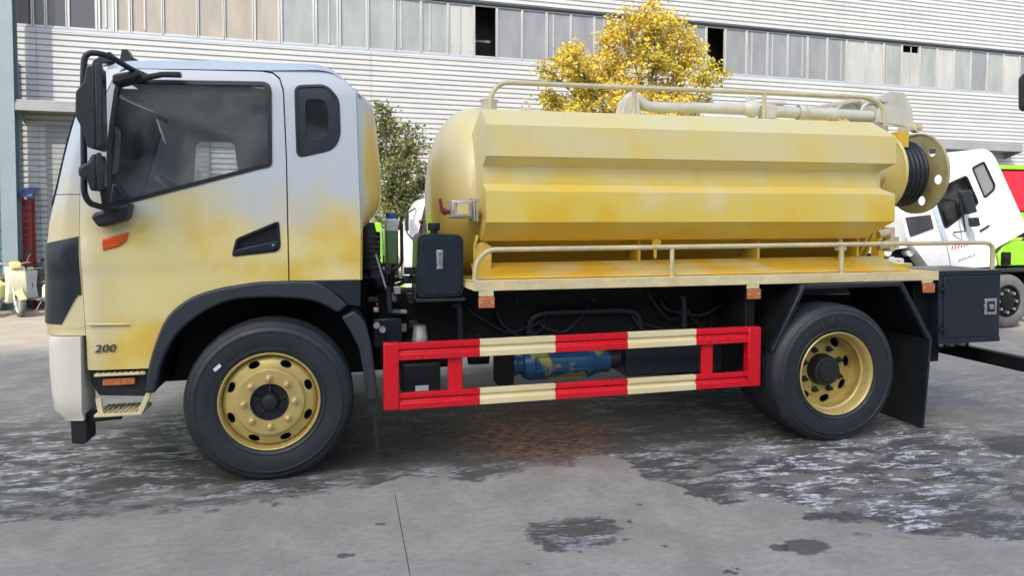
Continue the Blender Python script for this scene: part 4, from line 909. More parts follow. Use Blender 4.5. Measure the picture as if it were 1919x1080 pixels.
# parts hanging behind the side guard
fc = tb(MB().lathe([(.055, 0), (.055, .05), (.050, .06), (.050, .09), (.045, .10), (.045, .125), (.02, .13), (0, .13)], (.965, .32, .78), 'Z', 20), 'brake_fluid_cap', 'alu')
tb(MB().box(.845, 1.09, .25, .5, .68, .80), 'fluid_tank', 'black', None, .03)
bt = tb(MB().box(.83, 1.095, .20, .5, .437, .655), 'battery_box', 'black', None, .012)
tb(MB().box(.92, 1.01, .195, .199, .445, .505), 'box_label', 'paper', bt)
tb(MB().tube(polyfillet([(1.19, .30, 1.045), (1.235, .30, 1.05), (1.245, .30, .98), (1.25, .30, .70)], .05), .026, 10), 'breather_pipe', 'steelblack', None, 0, 60)
tb(MB().tube(polyfillet([(2.93, .30, 1.06), (2.97, .30, 1.06), (2.98, .30, .98), (2.98, .30, .82)], .05), .022, 10), 'breather_pipe', 'steelblack', None, 0, 60)
tb(MB().tube(polyfillet([(1.78, .42, .80), (1.80, .42, .92), (1.9, .42, .95), (2.55, .42, .95), (2.66, .42, .92), (2.68, .42, .80)], .06), .026, 10), 'frame_hoop', 'steelblack', None, 0, 60)
pu = tb(MB().lathe([(0, 1.64), (.075, 1.64), (.085, 1.66), (.085, 1.70), (.07, 1.715), (.07, 1.75), (.10, 1.76), (.115, 1.80), (.118, 1.83), (.105, 1.845), (.105, 2.24), (.118, 2.25), (.118, 2.28), (.10, 2.32), (.085, 2.36), (.085, 2.44), (0, 2.44)], (0, .52, .545), 'X', 28), 'vacuum_pump', 'pump', None, 0, 35)
for k in range(6):
    a = k*math.pi/3+.3; tb(MB().cyl((1.82, .52+.112*math.cos(a), .545+.112*math.sin(a)), (2.27, .52+.112*math.cos(a), .545+.112*math.sin(a)), .007, 6), 'tie_rod', 'pump', pu)
tb(MB().cyl((2.44, .52, .555), (2.53, .52, .555), .07, 18), 'pump_outlet', 'black', pu)
tb(MB().cyl((1.35, .55, .62), (1.5, .55, .62), .06, 14).box(1.33, 1.6, .5, .7, .66, .72), 'valve_block', 'chassis')
tb(MB().box(1.55, 1.66, .38, .6, .42, .66), 'pump_bracket', 'chassis')
for k in range(9):
    xa = rnd.uniform(1.3, 3.2); za = rnd.uniform(.72, 1.08); xb = xa+rnd.uniform(.2, .7); zb_ = za+rnd.uniform(-.12, .1)
    tb(MB().tube(polyfillet([(xa, .44, za+.08), (xa+.02, .40, za), ((xa+xb)/2, .39, min(za, zb_)-rnd.uniform(.02, .1)), (xb-.02, .40, zb_), (xb, .44, zb_+.08)], .08, 4), rnd.uniform(.006, .013), 6), 'cable', rnd.choice(['hose', 'black', 'steelblack']), None, 0, 60)
for k in range(7): tb(MB().lathe([(0, -.012), (.014, -.012), (.016, 0)], (1.4+k*.3, .45, .80+.24*(k % 2)), 'Y', 6), 'frame_bolt', 'steelblack')
tb(MB().box(2.55, 3.40, .40, .70, .44, .72), 'tool_tray', 'steelblack', None, .012)
tb(MB().box(1.27, 3.45, .45, .68, .74, 1.15), 'shade_panel', 'chassis', None, .006)  # black panel added for the shaded depth under the platform
tb(MB().box(3.35, 3.43, .05, .66, .42, 1.15), 'front_shade_wall', 'chassis', None, .01)  # black wall added to darken the space ahead of the rear wheel
# ---------------- side guard
def guard(far):
    def B(m, name, mat, parent=None, bevel=0):
        if far: m.mirror_y(YC)
        return tb(m, name, mat, parent, bevel)
    g0 = B(MB().box(.692, .792, -.045, .03, .408, .848), 'guard_post', 'red', None, .008)
    B(MB().box(3.322, 3.424, -.045, .03, .424, .860), 'guard_post', 'red', g0, .008)
    for x0, x1 in ((1.117, 1.215), (2.965, 3.055)): B(MB().box(x0, x1, -.010, .02, .50, .76), 'guard_stay', 'red', g0, .006)
    segs = ((.792, 1.328, 'red'), (1.328, 1.855, 'cream'), (1.855, 2.384, 'red'), (2.384, 2.908, 'cream'), (2.908, 3.322, 'red'))
    for zb, h in ((.730, .115), (.406, .108)):
        for x0, x1, mt in segs:
            z0 = zb+.0075*(x0-.8); z1 = zb+.0075*(x1-.8)
            pr = [(-.038, 0), (-.038, .040), (-.030, .046), (-.022, .055), (-.022, .064), (-.030, .071), (-.038, .077), (-.038, h), (.0, h), (.0, 0)]
            n = len(pr); vs = [(x0, y, z0+z) for y, z in pr]+[(x1, y, z1+z) for y, z in pr]
            B(MB().add(vs, [tuple(range(n)), tuple(range(n, 2*n))[::-1]]+[(i, (i+1) % n, n+(i+1) % n, n+i) for i in range(n)]), 'guard_rail', mt, g0, .0025)
        for xx in (1.165, 3.01): B(MB().lathe([(0, -.007), (.010, -.006), (.012, 0)], (xx, -.038, zb+.024+.0075*(xx-.8)), 'Y', 10), 'guard_bolt', 'red', g0)
    return g0
guard(False); guard(True)
# ---------------- platform, skirts, rear
dk = tb(MB().prism([(1.30, .0), (1.22, .10), (1.22, .46), (5.0, .46), (5.0, .0)], 1.226, 1.240, 'XY'), 'walkway', 'deck', None, .003)
tb(MB().box(1.300, 4.998, -.012, .0, 1.170, 1.243), 'walkway_edge', 'deck_edge', dk, .004)
tb(MB().add([(1.30, .0, 1.17), (1.22, .10, 1.20), (1.22, .10, 1.243), (1.30, 0, 1.243), (1.31, .01, 1.17), (1.23, .11, 1.20), (1.23, .11, 1.243), (1.31, .01, 1.243)], [(0, 1, 2, 3), (4, 7, 6, 5), (0, 3, 7, 4), (1, 5, 6, 2), (2, 6, 7, 3), (0, 4, 5, 1)]), 'walkway_edge', 'deck_edge', dk)
tb(MB().add([(1.31, .06, 1.243), (4.80, .06, 1.243), (4.72, .34, 1.335), (1.33, .34, 1.325), (1.31, .06, 1.255), (4.80, .06, 1.255), (4.72, .34, 1.347), (1.33, .34, 1.337)],
   [(0, 3, 2, 1), (4, 5, 6, 7), (0, 1, 5, 4), (1, 2, 6, 5), (2, 3, 7, 6), (3, 0, 4, 7)]), 'sloping_skirt', 'deck', dk, .003)
lr = tb(MB().tube(polyfillet([(1.305, .03, 1.235), (1.312, .03, 1.36), (1.395, .03, 1.446), (5.43, .03, 1.462), (5.552, .03, 1.452), (5.548, .03, 1.24)], .10, 6), .0175, 12), 'lower_rail', 'rail', None, 0, 60)
for xx in (2.745, 4.15): tb(MB().cyl((xx, .03, 1.238), (xx, .03, 1.445), .016, 10), 'rail_post', 'rail', lr, 0, 60)
for xx, zz in ((1.319, 1.158), (3.316, 1.166), (4.838, 1.176)):
    mk = tb(MB().box(xx+.008, xx+.108, -.010, .004, zz-.026, zz+.012), 'marker_bracket', 'deck_edge', None, .003)
    tb(MB().box(xx+.003, xx+.113, -.028, -.010, zz-.102, zz-.028), 'marker_lens', 'orange2', mk, .006)
    for dx in (.02, .096): tb(MB().lathe([(0, -.006), (.008, -.005), (.010, 0)], (xx+dx, -.028, zz-.065), 'Y', 10), 'marker_screw', 'nut', mk)
def rear_fender(m):
    P = [(3.515, .69), (3.745, 1.135), (4.565, 1.140), (4.83, .715)]; n = Vector
    out = [(3.475, .69), (3.728, 1.168), (4.588, 1.172), (4.872, .715)]
    poly = out+P[::-1]
    return m.prism(poly, -.10, -.06)
rf = both(rear_fender, 'rear_fender_rim', 'steelblack', .006)
def fender_skin(m):
    o_ = [(3.485, .69), (3.735, 1.160), (4.583, 1.164), (4.865, .715)]; n = 4
    return m.add([(x, y, z) for y in (-.06, .60) for x, z in o_], [(i, i+1, n+i+1, n+i) for i in range(3)])
both(fender_skin, 'rear_fender', 'chassis', 0, 0)
both(lambda m: m.prism([(4.845, .72), (4.865, .72), (4.805, .03), (4.79, .03)], -.10, .42), 'rear_mud_flap', 'black', .003)
tb(MB().box(4.87, 5.0, .10, .66, .70, 1.16), 'rear_splash_wall', 'chassis', None, .008)
bxo = tb(MB().box(4.997, 5.588, -.015, .50, .665, 1.243), 'tool_box', 'steelblack', None, .006)
tb(MB().box(5.040, 5.545, -.024, -.015, .712, 1.200), 'box_door', 'steelblack', bxo, .006)
for z0, z1, x0, x1 in ((1.206, 1.243, 4.997, 5.588), (.665, .704, 4.997, 5.588)): tb(MB().box(x0, x1, -.021, -.0152, z0, z1), 'box_edge', 'steelblack', bxo, .003)
for zz in (1.10, .78): tb(MB().box(5.00, 5.07, -.034, -.024, zz-.012, zz+.012).cyl((5.04, -.034, zz-.03), (5.04, -.034, zz+.03), .010, 10), 'box_hinge', 'black', bxo, .002)
lt = tb(MB().box(5.425, 5.538, -.032, -.0242, .885, 1.015), 'latch_plate', 'chrome', bxo, .004)
tb(MB().box(5.446, 5.516, -.0345, -.032, .908, .992), 'latch_recess', 'gasket', bxo)
tb(MB().box(5.46, 5.50, -.042, -.0345, .93, .97), 'latch_tongue', 'chrome', bxo, .003)
tb(MB().box(5.41, 5.425, -.042, -.026, .93, .97), 'latch_catch', 'chrome', bxo, .003)
both(lambda m: m.box(4.9, 5.62, .30, .36, .56, .664), 'tail_bracket', 'chassis', .006)
tb(MB().box(5.04, 5.12, .10, .2, .50, .665), 'bumper_hanger', 'chassis', None, .006)
ub = tb(MB().box(5.60, 5.68, -.25, 2*YC+.25, .455, .565), 'underrun_bar', 'chassis', None, .008)
tb(MB().box(5.45, 5.62, .55, .62, .50, .80).box(5.45, 5.62, 2*YC-.62, 2*YC-.55, .50, .80), 'bar_hanger', 'chassis', ub)
for xx in (5.20, 5.31, 5.42): tb(MB().cyl((xx, .16, .625), (xx, .22, .625), .022, 12), 'tail_fitting', 'alu')

# ---------------- the tank
TZ, TR = 1.815, .735
prof = [(0, 1.105)]+[(TR*math.sin(a*math.pi/24)**.82, 1.105+.36*(1-math.cos(a*math.pi/24))) for a in range(1, 13)]+[(TR, 4.70)]+[(TR*math.sin(math.pi/2-a*math.pi/16), 4.72+.30*math.sin(a*math.pi/16)) for a in range(1, 9)]
tk = tb(MB().lathe(prof, (0, YC, TZ), 'X', 72), 'tank', 'tank', None, 0, 40)
tb(MB().lathe([(TR-.02, 4.66), (TR+.06, 4.66), (TR+.06, 4.685), (TR+.03, 4.69), (TR+.03, 4.71), (TR+.06, 4.715), (TR+.06, 4.74), (TR-.05, 4.745)], (0, YC, TZ), 'X', 64), 'rear_flange', 'tank', tk, 0, 40)
tb(MB().lathe([(TR+.001, 1.50), (TR+.006, 1.503), (TR+.006, 1.515), (TR+.001, 1.518)], (0, YC, TZ), 'X', 64), 'weld_seam', 'tank', tk, 0, 60)
pro = [(.56, 2.285), (.20, 2.418), (.02, 2.290), (.02, 2.080), (.125, 2.018), (.125, 1.896), (.02, 1.842), (.02, 1.632), (.15, 1.535), (.20, 1.50), (.52, 1.50)]
def clad(m):
    n = len(pro); X0, X1 = 1.382, 4.607
    vs = [(X0, y, z) for y, z in pro]+[(X1-(.06 if 0.1 < y < .14 else .0)-(.07 if y > .15 and z > 2.3 else 0)-(.10 if z < 1.55 else 0), y, z) for y, z in pro]
    fs = [(i, i+1, n+i+1, n+i) for i in range(n-1)]
    m.add(vs, fs)
    m.add([(X0, y, z) for y, z in pro], [tuple(range(n))]); m.add([vs[n+i] for i in range(n)], [tuple(range(n))[::-1]])
    return m
both(clad, 'side_cladding', 'tank', .0, 18)
for xx in (1.43, 2.6, 3.6, 4.5):
    both(lambda m: m.box(xx, xx+.02, .30, YC-.2, 1.16, 1.49), 'tank_saddle', 'tank', .003)
tb(MB().prism([(1.33, 1.24), (1.46, 1.24), (1.46, 1.46), (1.40, 1.50), (1.33, 1.46)], .22, .235).prism([(1.33, 1.46), (1.345, 1.46), (1.365, 1.54), (1.35, 1.54)], .2, .26), 'tank_gusset', 'tank', tk, .003)
tb(MB().lathe([(0, -.012), (.034, -.010), (.036, 0)], (2.70, .20, 1.475), 'Y', 18).cyl((2.70, .22, 1.47), (2.70, .22, 1.36), .012, 8), 'drain_boss', 'tank', tk)
tb(MB().cyl((4.30, .24, 1.50), (4.30, .24, 1.28), .016, 10).box(4.26, 4.34, .22, .26, 1.40, 1.43), 'drain_pipe', 'rail', tk)
# sight valve at the front end
vb = tb(MB().box(1.168, 1.318, .15, .33, 1.655, 1.785), 'valve_body', 'alu', None, .012)
tb(MB().box(1.185, 1.300, .138, .150, 1.668, 1.772), 'valve_cover', 'alu', vb, .006); tb(MB().box(1.205, 1.282, .134, .138, 1.685, 1.756), 'valve_window', 'tank', vb, .003)
for dx in (1.196, 1.290):
    for dz in (1.677, 1.762): tb(MB().lathe([(0, -.012), (.008, -.010), (.009, 0)], (dx, .138, dz), 'Y', 6), 'valve_bolt', 'nut', vb)
tb(MB().box(1.318, 1.332, .14, .34, 1.638, 1.800).box(1.336, 1.352, .14, .34, 1.638, 1.800), 'valve_flange', 'alu', vb, .004)
tb(MB().cyl((1.35, .24, 1.72), (1.42, .24, 1.72), .05, 16), 'valve_pipe', 'tank', vb)
tb(MB().cyl((1.11, .24, 1.705), (1.168, .24, 1.705), .016, 10).cyl((1.125, .24, 1.705), (1.14, .24, 1.705), .026, 10), 'handle_boss', 'lever', vb)
tb(MB().bar((1.115, .23, 1.70), (1.098, .23, 1.795), .012, .022, (1, 0, 0)), 'valve_lever', 'lever', vb, .003)
# ---------------- on top of the tank
tr = tb(MB().tube(polyfillet([(1.487, .40, 2.40), (1.492, .40, 2.56), (1.57, .40, 2.645), (4.64, .40, 2.655), (4.80, .40, 2.60), (4.836, .40, 2.42)], .11, 6), .0185, 12), 'top_rail', 'rail', None, 0, 60)
for xx in (2.600, 3.705): tb(MB().cyl((xx, .40, 2.38), (xx, .40, 2.645), .017, 10), 'rail_post', 'rail', tr, 0, 60)
tb(MB().tube(polyfillet([(1.487, 2*YC-.40, 2.40), (1.492, 2*YC-.40, 2.56), (1.57, 2*YC-.40, 2.645), (4.64, 2*YC-.40, 2.655), (4.80, 2*YC-.40, 2.60), (4.836, 2*YC-.40, 2.42)], .11, 6), .0185, 10), 'top_rail', 'rail', None, 0, 60)
tb(MB().lathe([(.062, 2.44), (.062, 2.555), (.074, 2.57), (.070, 2.572), (.056, 2.556), (.056, 2.44)], (1.55, .75, 0), 'Z', 22), 'filler_neck', 'pipe', tk, 0, 40)
eye_o = [(1.80, 2.45), (1.825, 2.56), (1.845, 2.585), (1.872, 2.585), (1.892, 2.56), (1.917, 2.45)]
tb(MB().skin(eye_o, [[(1.858+.024*math.cos(t*math.pi/8), 2.547+.022*math.sin(t*math.pi/8)) for t in range(16)]], lambda x, z: .8, .02, .05), 'lifting_eye', 'pipe', tk)
ep = tb(MB().tube(polyfillet([(2.70, .8, 2.44), (2.70, .8, 2.655), (2.79, .8, 2.655), (2.86, .8, 2.565), (2.98, .8, 2.565), (3.80, .8, 2.59)], .07, 6), [.062]*40, 14) if False else MB().tube(polyfillet([(2.70, .8, 2.44), (2.71, .8, 2.645), (2.80, .8, 2.64), (2.87, .8, 2.575), (2.98, .8, 2.570), (3.84, .8, 2.592)], .06, 6), .045, 14), 'suction_pipe', 'pipe', None, 0, 60)
tb(MB().prism([(2.62, 2.46), (2.66, 2.62), (2.74, 2.67), (2.78, 2.62), (2.80, 2.46)], .72, .88), 'pipe_bracket', 'pipe', ep, .01)
tb(MB().lathe([(.045, 3.76), (.062, 3.80), (.075, 3.83), (.075, 3.87), (.05, 3.88)], (0, .8, 2.590), 'X', 20).box(3.80, 3.85, .77, .83, 2.64, 2.69), 'pipe_coupling', 'pipe', ep)
tb(MB().box(3.93, 4.06, .76, .86, 2.50, 2.63).box(4.0, 4.16, .78, .84, 2.63, 2.66), 'boom_clamp', 'pipe', ep, .012)
bm2 = tb(MB().cyl((4.05, .8, 2.575), (5.02, .8, 2.560), .052, 16).lathe([(.052, 4.62), (.060, 4.625), (.060, 4.65), (.052, 4.655)], (0, .8, 2.567), 'X', 18).cyl((5.02, .8, 2.56), (5.10, .8, 2.555), .03, 10), 'boom_cylinder', 'pipe', None, 0, 40)
tb(MB().lathe([(.06, 4.28), (.068, 4.30), (.068, 4.34), (.06, 4.36)], (0, .8, 2.572), 'X', 18), 'cylinder_collar', 'pipe', bm2)
tb(MB().bar((4.35, .95, 2.60), (5.02, .95, 2.735), .04, .035).bar((4.35, 1.05, 2.60), (5.02, 1.05, 2.735), .04, .035), 'boom_arm', 'pipe', bm2, .004)
hk = tb(MB().prism([(4.70, 2.50), (4.93, 2.735), (5.10, 2.775), (5.28, 2.765), (5.36, 2.64), (5.38, 2.46)], 1.00, 1.03).prism([(5.00, 2.50), (5.06, 2.745), (5.14, 2.775), (5.28, 2.765), (5.36, 2.64), (5.39, 2.46)], .70, .73), 'boom_bracket', 'pipe', None, .004)
tb(MB().tube(polyfillet([(4.95, .86, 2.50), (4.98, .86, 2.66), (5.08, .86, 2.70), (5.16, .86, 2.66), (5.18, .86, 2.50)], .06), .018, 8).cyl((5.06, .68, 2.705), (5.06, 1.06, 2.705), .035, 12), 'pivot_pin', 'pipe', hk, 0, 60)
tb(MB().cyl((5.40, .66, 2.455), (5.40, .72, 2.455), .042, 18).cyl((5.40, .65, 2.455), (5.40, .66, 2.455), .018, 10).bar((5.22, .69, 2.44), (5.40, .69, 2.455), .03, .04), 'hose_roller', 'rail', hk, .003)
tb(MB().box(5.20, 5.30, .66, .76, 2.28, 2.42), 'roller_bracket', 'deck', hk, .004)
# hose reel
RC = Vector((5.30, .90, 2.065))
def flange(x, nh=6):
    out = [(.365*math.cos(a*math.pi/28), .365*math.sin(a*math.pi/28)) for a in range(56)]
    holes = [[(.26*math.cos(k*math.pi/3+.25)+.042*math.cos(t*math.pi/7), .26*math.sin(k*math.pi/3+.25)+.042*math.sin(t*math.pi/7)) for t in range(14)] for k in range(nh)]
    m = MB().skin(out, holes, lambda a, b: 0, .008, .08); m.v = [(x+y, RC.y+a, RC.z+b) for a, y, b in m.v]
    m.lathe([(.357, x-.010), (.369, x-.010), (.369, x+.018), (.357, x+.018), (.357, x-.010)], (0, RC.y, RC.z), 'X', 56); return m
rl = tb(flange(5.60), 'hose_reel', 'reel', None, 0, 35); tb(flange(5.17, 0), 'reel_flange', 'tank', rl, 0, 35)
tb(MB().cyl((4.95, RC.y, RC.z), (5.68, RC.y, RC.z), .13, 24), 'reel_drum', 'rail', rl, 0, 40)
for L_ in range(4):
    rr = .155+L_*.042; x = 5.215+L_*.015
    while x < 5.57-L_*.03:
        tb(MB().tube([(x+.02*a/24, RC.y+rr*math.cos(a*math.pi/12), RC.z+rr*math.sin(a*math.pi/12)) for a in range(24)], .0225, 8, True), 'hose_coil', 'hose', rl, 0, 60); x += .046
tb(MB().bar((5.2, RC.y, 1.70), (5.2, RC.y, 1.25), .1, .06, (1, 0, 0)).box(5.0, 5.4, RC.y-.2, RC.y+.2, 1.20, 1.25), 'reel_stand', 'tank', rl, .004)
tb(MB().bar((4.82, .52, 1.66), (4.88, .50, 1.74), .015, .03), 'release_lever', 'red2', rl)
for i, (x, y, z) in enumerate(((4.80, .42, 1.52), (4.88, .46, 1.44), (4.78, .40, 1.42))):
    tb(MB().cyl((x, y, z), (x+.09, y-.02, z+.02), .035, 14).box(x+.08, x+.12, y-.05, y+.05, z-.04, z+.06), 'outlet_valve', 'rail', rl, .004)

# ------------------------------------------------------------------ vehicles behind
M['tyre_grey'] = plain('dusty_tyre', (.10, .10, .105), .8, var=.2, scale=12)
def small_wheel(p, x, y, z, r, far=False):
    wd = .2; s = 1 if not far else -1
    wh = MB().lathe([(r*.58, .03), (r*.62, 0), (r*.78, -.012), (r*.93, .005), (r, .04), (r, wd-.04), (r*.93, wd), (r*.6, wd)], (x, y, z), 'Y', 40).build('wheel', 'tyre_grey', p, 0, 40)
    MB().lathe([(r*.60, .02), (r*.56, .01), (r*.52, .05), (r*.3, .035), (r*.28, .0), (r*.16, -.01), (0, -.012)], (x, y, z), 'Y', 32).build('rim', 'chassis', wh, 0, 40)
    for k in range(8):
        a = k*math.pi/4; MB().cyl((x+r*.40*math.cos(a), y+.04, z+r*.40*math.sin(a)), (x+r*.40*math.cos(a), y-.005, z+r*.40*math.sin(a)), .028, 8, .022).build('lug_nut', 'chrome', wh)
    return wh
YW = 4.0
wt = thing('tilt_cab_truck', 'white truck with its cab tipped forward behind the hose reel', 'truck', (9.6, YW+.9, 0))
out = [(8.283, 2.248), (8.932, 2.518), (9.563, 2.67), (9.70, 2.64), (9.800, 2.55), (10.357, 1.598), (10.421, 1.462), (9.815, 1.181), (9.90, .93), (8.72, .90), (8.45, 1.20), (8.304, 1.334), (8.20, 1.75)]
dw = [(8.923, 2.115), (9.295, 2.262), (9.518, 1.873), (9.297, 1.725), (8.951, 1.50), (8.803, 1.862)]
qw = [(9.402, 2.380), (9.600, 2.472), (9.806, 2.134), (9.79, 2.066), (9.632, 1.949)]
dw = [tuple(p) for p in polyfillet(dw, .04, 3, True)]; qw = [tuple(p) for p in polyfillet(qw, .03, 3, True)]
oo = [tuple(p) for p in polyfillet(out, .08, 4, True)]
def sidesheet(y, th): return MB().skin(oo, [dw, qw], lambda x, z: y, th, .25)
cb_ = sidesheet(YW, .04).build('cab', 'white_p', wt, .012, 40)
sidesheet(YW+1.8, .04).build('cab_side', 'white_p', wt)
n = len(oo); MB().add([(x, y, z) for y in (YW+.04, YW+1.8) for x, z in oo], [(i, (i+1) % n, n+(i+1) % n, n+i) for i in range(n)]).build('cab_shell', 'white_p', wt, 0, 40)
MB().skin(dw, [], lambda x, z: YW+.015, .006, .3).build('window_glass', 'glass_dk', cb_); MB().skin(qw, [], lambda x, z: YW+.012, .006, .3).build('quarter_glass', PM['m'], cb_)
MB().box(8.9, 9.9, YW+.3, YW+1.5, 1.3, 1.8).build('seat_block', 'trim_dk', cb_)
for ring in (dw, qw): MB().skin(scale_poly(ring, -.015), [scale_poly(ring, .012)], lambda x, z: YW-.008, .02, .2).build('window_seal', 'gasket', cb_)
MB().prism([(8.69, 1.839), (8.765, 1.845), (8.99, 1.321), (8.90, 1.307)], YW-.03, YW+.0).build('corner_deflector', plain('pale_blue_trim', (.42, .50, .60), .3), cb_, .01)
MB().prism([(8.26, 1.66), (8.68, 1.70), (8.745, 1.50), (8.35, 1.38)], YW-.02, YW+.02).build('windscreen_edge', PM['d'], cb_, .01)
ma = MB().tube([(8.93, YW-.03, 1.95), (9.02, YW-.14, 2.06), (9.10, YW-.16, 1.66), (9.16, YW-.14, 1.46), (9.06, YW-.03, 1.44)], .014, 8).build('mirror_arm', 'black', wt)
MB().prism([(8.995, 2.03), (9.17, 2.055), (9.292, 1.735), (9.13, 1.70)], YW-.22, YW-.14).build('mirror_housing', 'black', ma, .015)
MB().prism([(9.19, 1.65), (9.318, 1.662), (9.35, 1.535), (9.215, 1.52)], YW-.22, YW-.14).build('mirror_housing', 'black', ma, .015)
MB().bar((9.545, YW-.02, 1.46), (9.71, YW-.02, 1.54), .02, .025).build('door_handle', 'gasket', cb_, .004)
MB().tube([(8.93, YW-.001, 1.40), (9.02, YW-.001, 1.12), (9.06, YW-.001, .94)], .005, 6).build('door_gap', 'gasket', cb_)
for i in range(6):                                            # handwriting on the door, as strokes
    x = 9.06+i*.055; MB().bar((x, YW-.002, 1.19+.01*i), (x+.035, YW-.002, 1.235+.012*i), .004, .010, (0, 0, 1)).bar((x+.02, YW-.002, 1.185+.01*i), (x+.018, YW-.002, 1.25+.01*i), .004, .008, (1, 0, 0)).build('pen_mark', 'red2', cb_)
for i in range(6):
    x = 9.20+i*.05; MB().bar((x, YW-.002, 1.01+.014*i), (x+.03, YW-.002, 1.05+.014*i), .004, .010).build('pen_mark', 'gasket', cb_)
MB().box(7.7, 8.75, YW+.25, YW+1.5, .72, 1.22).build('engine', 'chassis', wt, .04)
for i in range(16):
    x, z = rnd.uniform(7.75, 8.5), rnd.uniform(.88, 1.24); MB().cyl((x, YW+.1, z), (x+rnd.uniform(-.1, .1), YW+.26, z), rnd.uniform(.02, .06), 10).build('engine_fitting', rnd.choice(['alu', 'steelblack', 'chassis', 'trim_in']), wt)
MB().prism([(7.95, 1.24), (8.45, 1.30), (8.40, 1.22), (8.05, 1.18)], YW+.1, YW+.3).build('engine_cover', 'white_p', wt)
MB().box(7.6, 14.5, YW+.45, YW+.53, .62, .84).box(7.6, 14.5, YW+1.25, YW+1.33, .62, .84).build('chassis_rail', 'chassis', wt)
small_wheel(wt, 10.08, YW-.02, .405, .405); small_wheel(wt, 10.08, YW+1.55, .405, .405)
small_wheel(wt, 13.4, YW-.02, .405, .405)
MB().box(9.5, 10.7, YW-.02, YW+.5, .84, .90).box(10.65, 10.72, YW, YW+.5, .45, .9).build('wheel_mudguard', 'black', wt, .02)
MB().prism([(9.99, .93), (14.4, .93), (14.4, 1.30), (10.10, 1.30), (9.96, 1.1)], YW+.05, YW+1.7).build('lower_body', 'lime', wt, .02)
MB().box(10.0, 10.12, YW-.02, YW+.05, .95, 1.14).cyl((10.05, YW-.03, 1.05), (10.05, YW+.05, 1.05), .05, 10).build('lift_bracket', 'chassis', wt, .01)
MB().cyl((10.2, YW+.1, .98), (10.75, YW+.1, 1.62), .03, 10).build('cab_strut', 'steelblack', wt)
rb = thing('red_body_truck', 'crimson truck body with a green top rim at the right edge', 'truck', (14.6, 7.9, 0))
MB().prism([(13.10, 2.60), (16.5, 2.60), (16.5, 1.78), (13.42, 1.78)], 7.0, 8.8).build('body', 'red2', rb, .03)
MB().box(13.0, 16.5, 6.95, 8.85, 2.61, 2.69).build('rim_rail', 'lime', rb, .01)
MB().box(13.2, 16.5, 7.05, 8.75, 1.45, 1.775).build('lower_frame', 'lime', rb, .02)
MB().box(13.2, 16.5, 7.3, 8.5, .7, 1.0).build('chassis_rail', 'chassis', rb)
MB().box(13.4, 16.4, 7.2, 8.6, 1.0, 1.45).build('lift_gear', 'chassis', rb)
small_wheel(rb, 14.2, 6.95, .45, .45); small_wheel(rb, 16.0, 6.95, .45, .45)
# white light truck seen through the gap behind the cab
vt = thing('white_light_truck', 'white light truck parked beyond the gap between cab and tank', 'truck', (2.2, 7.4, 0))
cabp = [(1.38, .55), (1.36, 1.30), (1.43, 1.62), (1.58, 1.92), (1.75, 1.98), (3.0, 1.98), (3.05, .55)]
wv = [(1.56, 1.40), (1.66, 1.83), (2.35, 1.86), (2.35, 1.36)]
MB().skin([tuple(p) for p in polyfillet(cabp, .07, 4, True)], [wv], lambda x, z: 6.3, .05, .3).build('cab', 'white_p', vt, .01)
MB().prism([tuple(p) for p in polyfillet(cabp, .07, 4, True)], 6.36, 8.1).build('cab_shell', 'white_p', vt, 0, 40)
MB().skin(wv, [], lambda x, z: 6.32, .01, .3).build('window_glass', PM['d'], vt)
MB().tube([(1.50, 6.28, 1.30), (1.38, 6.15, 1.42), (1.38, 6.15, 1.72), (1.52, 6.28, 1.80)], .012, 6).build('mirror_arm', 'black', vt); MB().box(1.35, 1.40, 6.06, 6.2, 1.46, 1.74).build('mirror_housing', 'black', vt, .01)
MB().box(1.34, 3.0, 6.32, 8.1, .40, .62).build('bumper', 'lime', vt, .02); small_wheel(vt, 2.0, 6.32, .40, .40); small_wheel(vt, 4.6, 6.32, .40, .40)
MB().box(3.1, 5.6, 6.35, 8.1, .75, 1.6).build('cargo_box', 'white_p', vt, .01)
lt_ = thing('lime_sweeper_truck', 'lime green truck half hidden behind the coolant bottle', 'truck', (-.2, 9.0, 0))
MB().prism([(-1.9, .5), (1.00, .5), (1.04, 1.0), (1.02, 1.58), (-1.9, 1.62)], 6.5, 8.4).build('body', 'lime', lt_, .03)
MB().box(1.05, 1.35, 6.9, 8.2, .5, 1.45).build('rear_gear', 'trim_in', lt_, .02); MB().box(1.06, 1.30, 6.86, 6.90, .72, 1.05).build('rear_panel', 'chassis', lt_)
MB().cyl((1.12, 6.82, 1.22), (1.12, 6.88, 1.22), .05, 14).build('rear_lamp', 'white_p', lt_)
small_wheel(lt_, .45, 6.5, .42, .42); small_wheel(lt_, -1.4, 6.5, .42, .42)
# mirror of a lorry standing just outside the right edge
mr = thing('truck_mirror', 'black truck mirror reaching in at the right edge, high up', 'mirror', (5.4, -1.0, 2.4))
MB().prism([(4.645, 2.36), (4.64, 2.55), (4.67, 2.585), (4.86, 2.585), (4.86, 2.34), (4.67, 2.34)], -1.05, -.97).build('housing', 'black', mr, .015)
MB().tube(polyfillet([(4.75, -1.0, 2.58), (4.75, -1.0, 2.70), (5.6, -1.0, 2.72), (5.7, -1.0, 2.0)], .08), .015, 8).build('arm', 'black', mr, 0, 60)

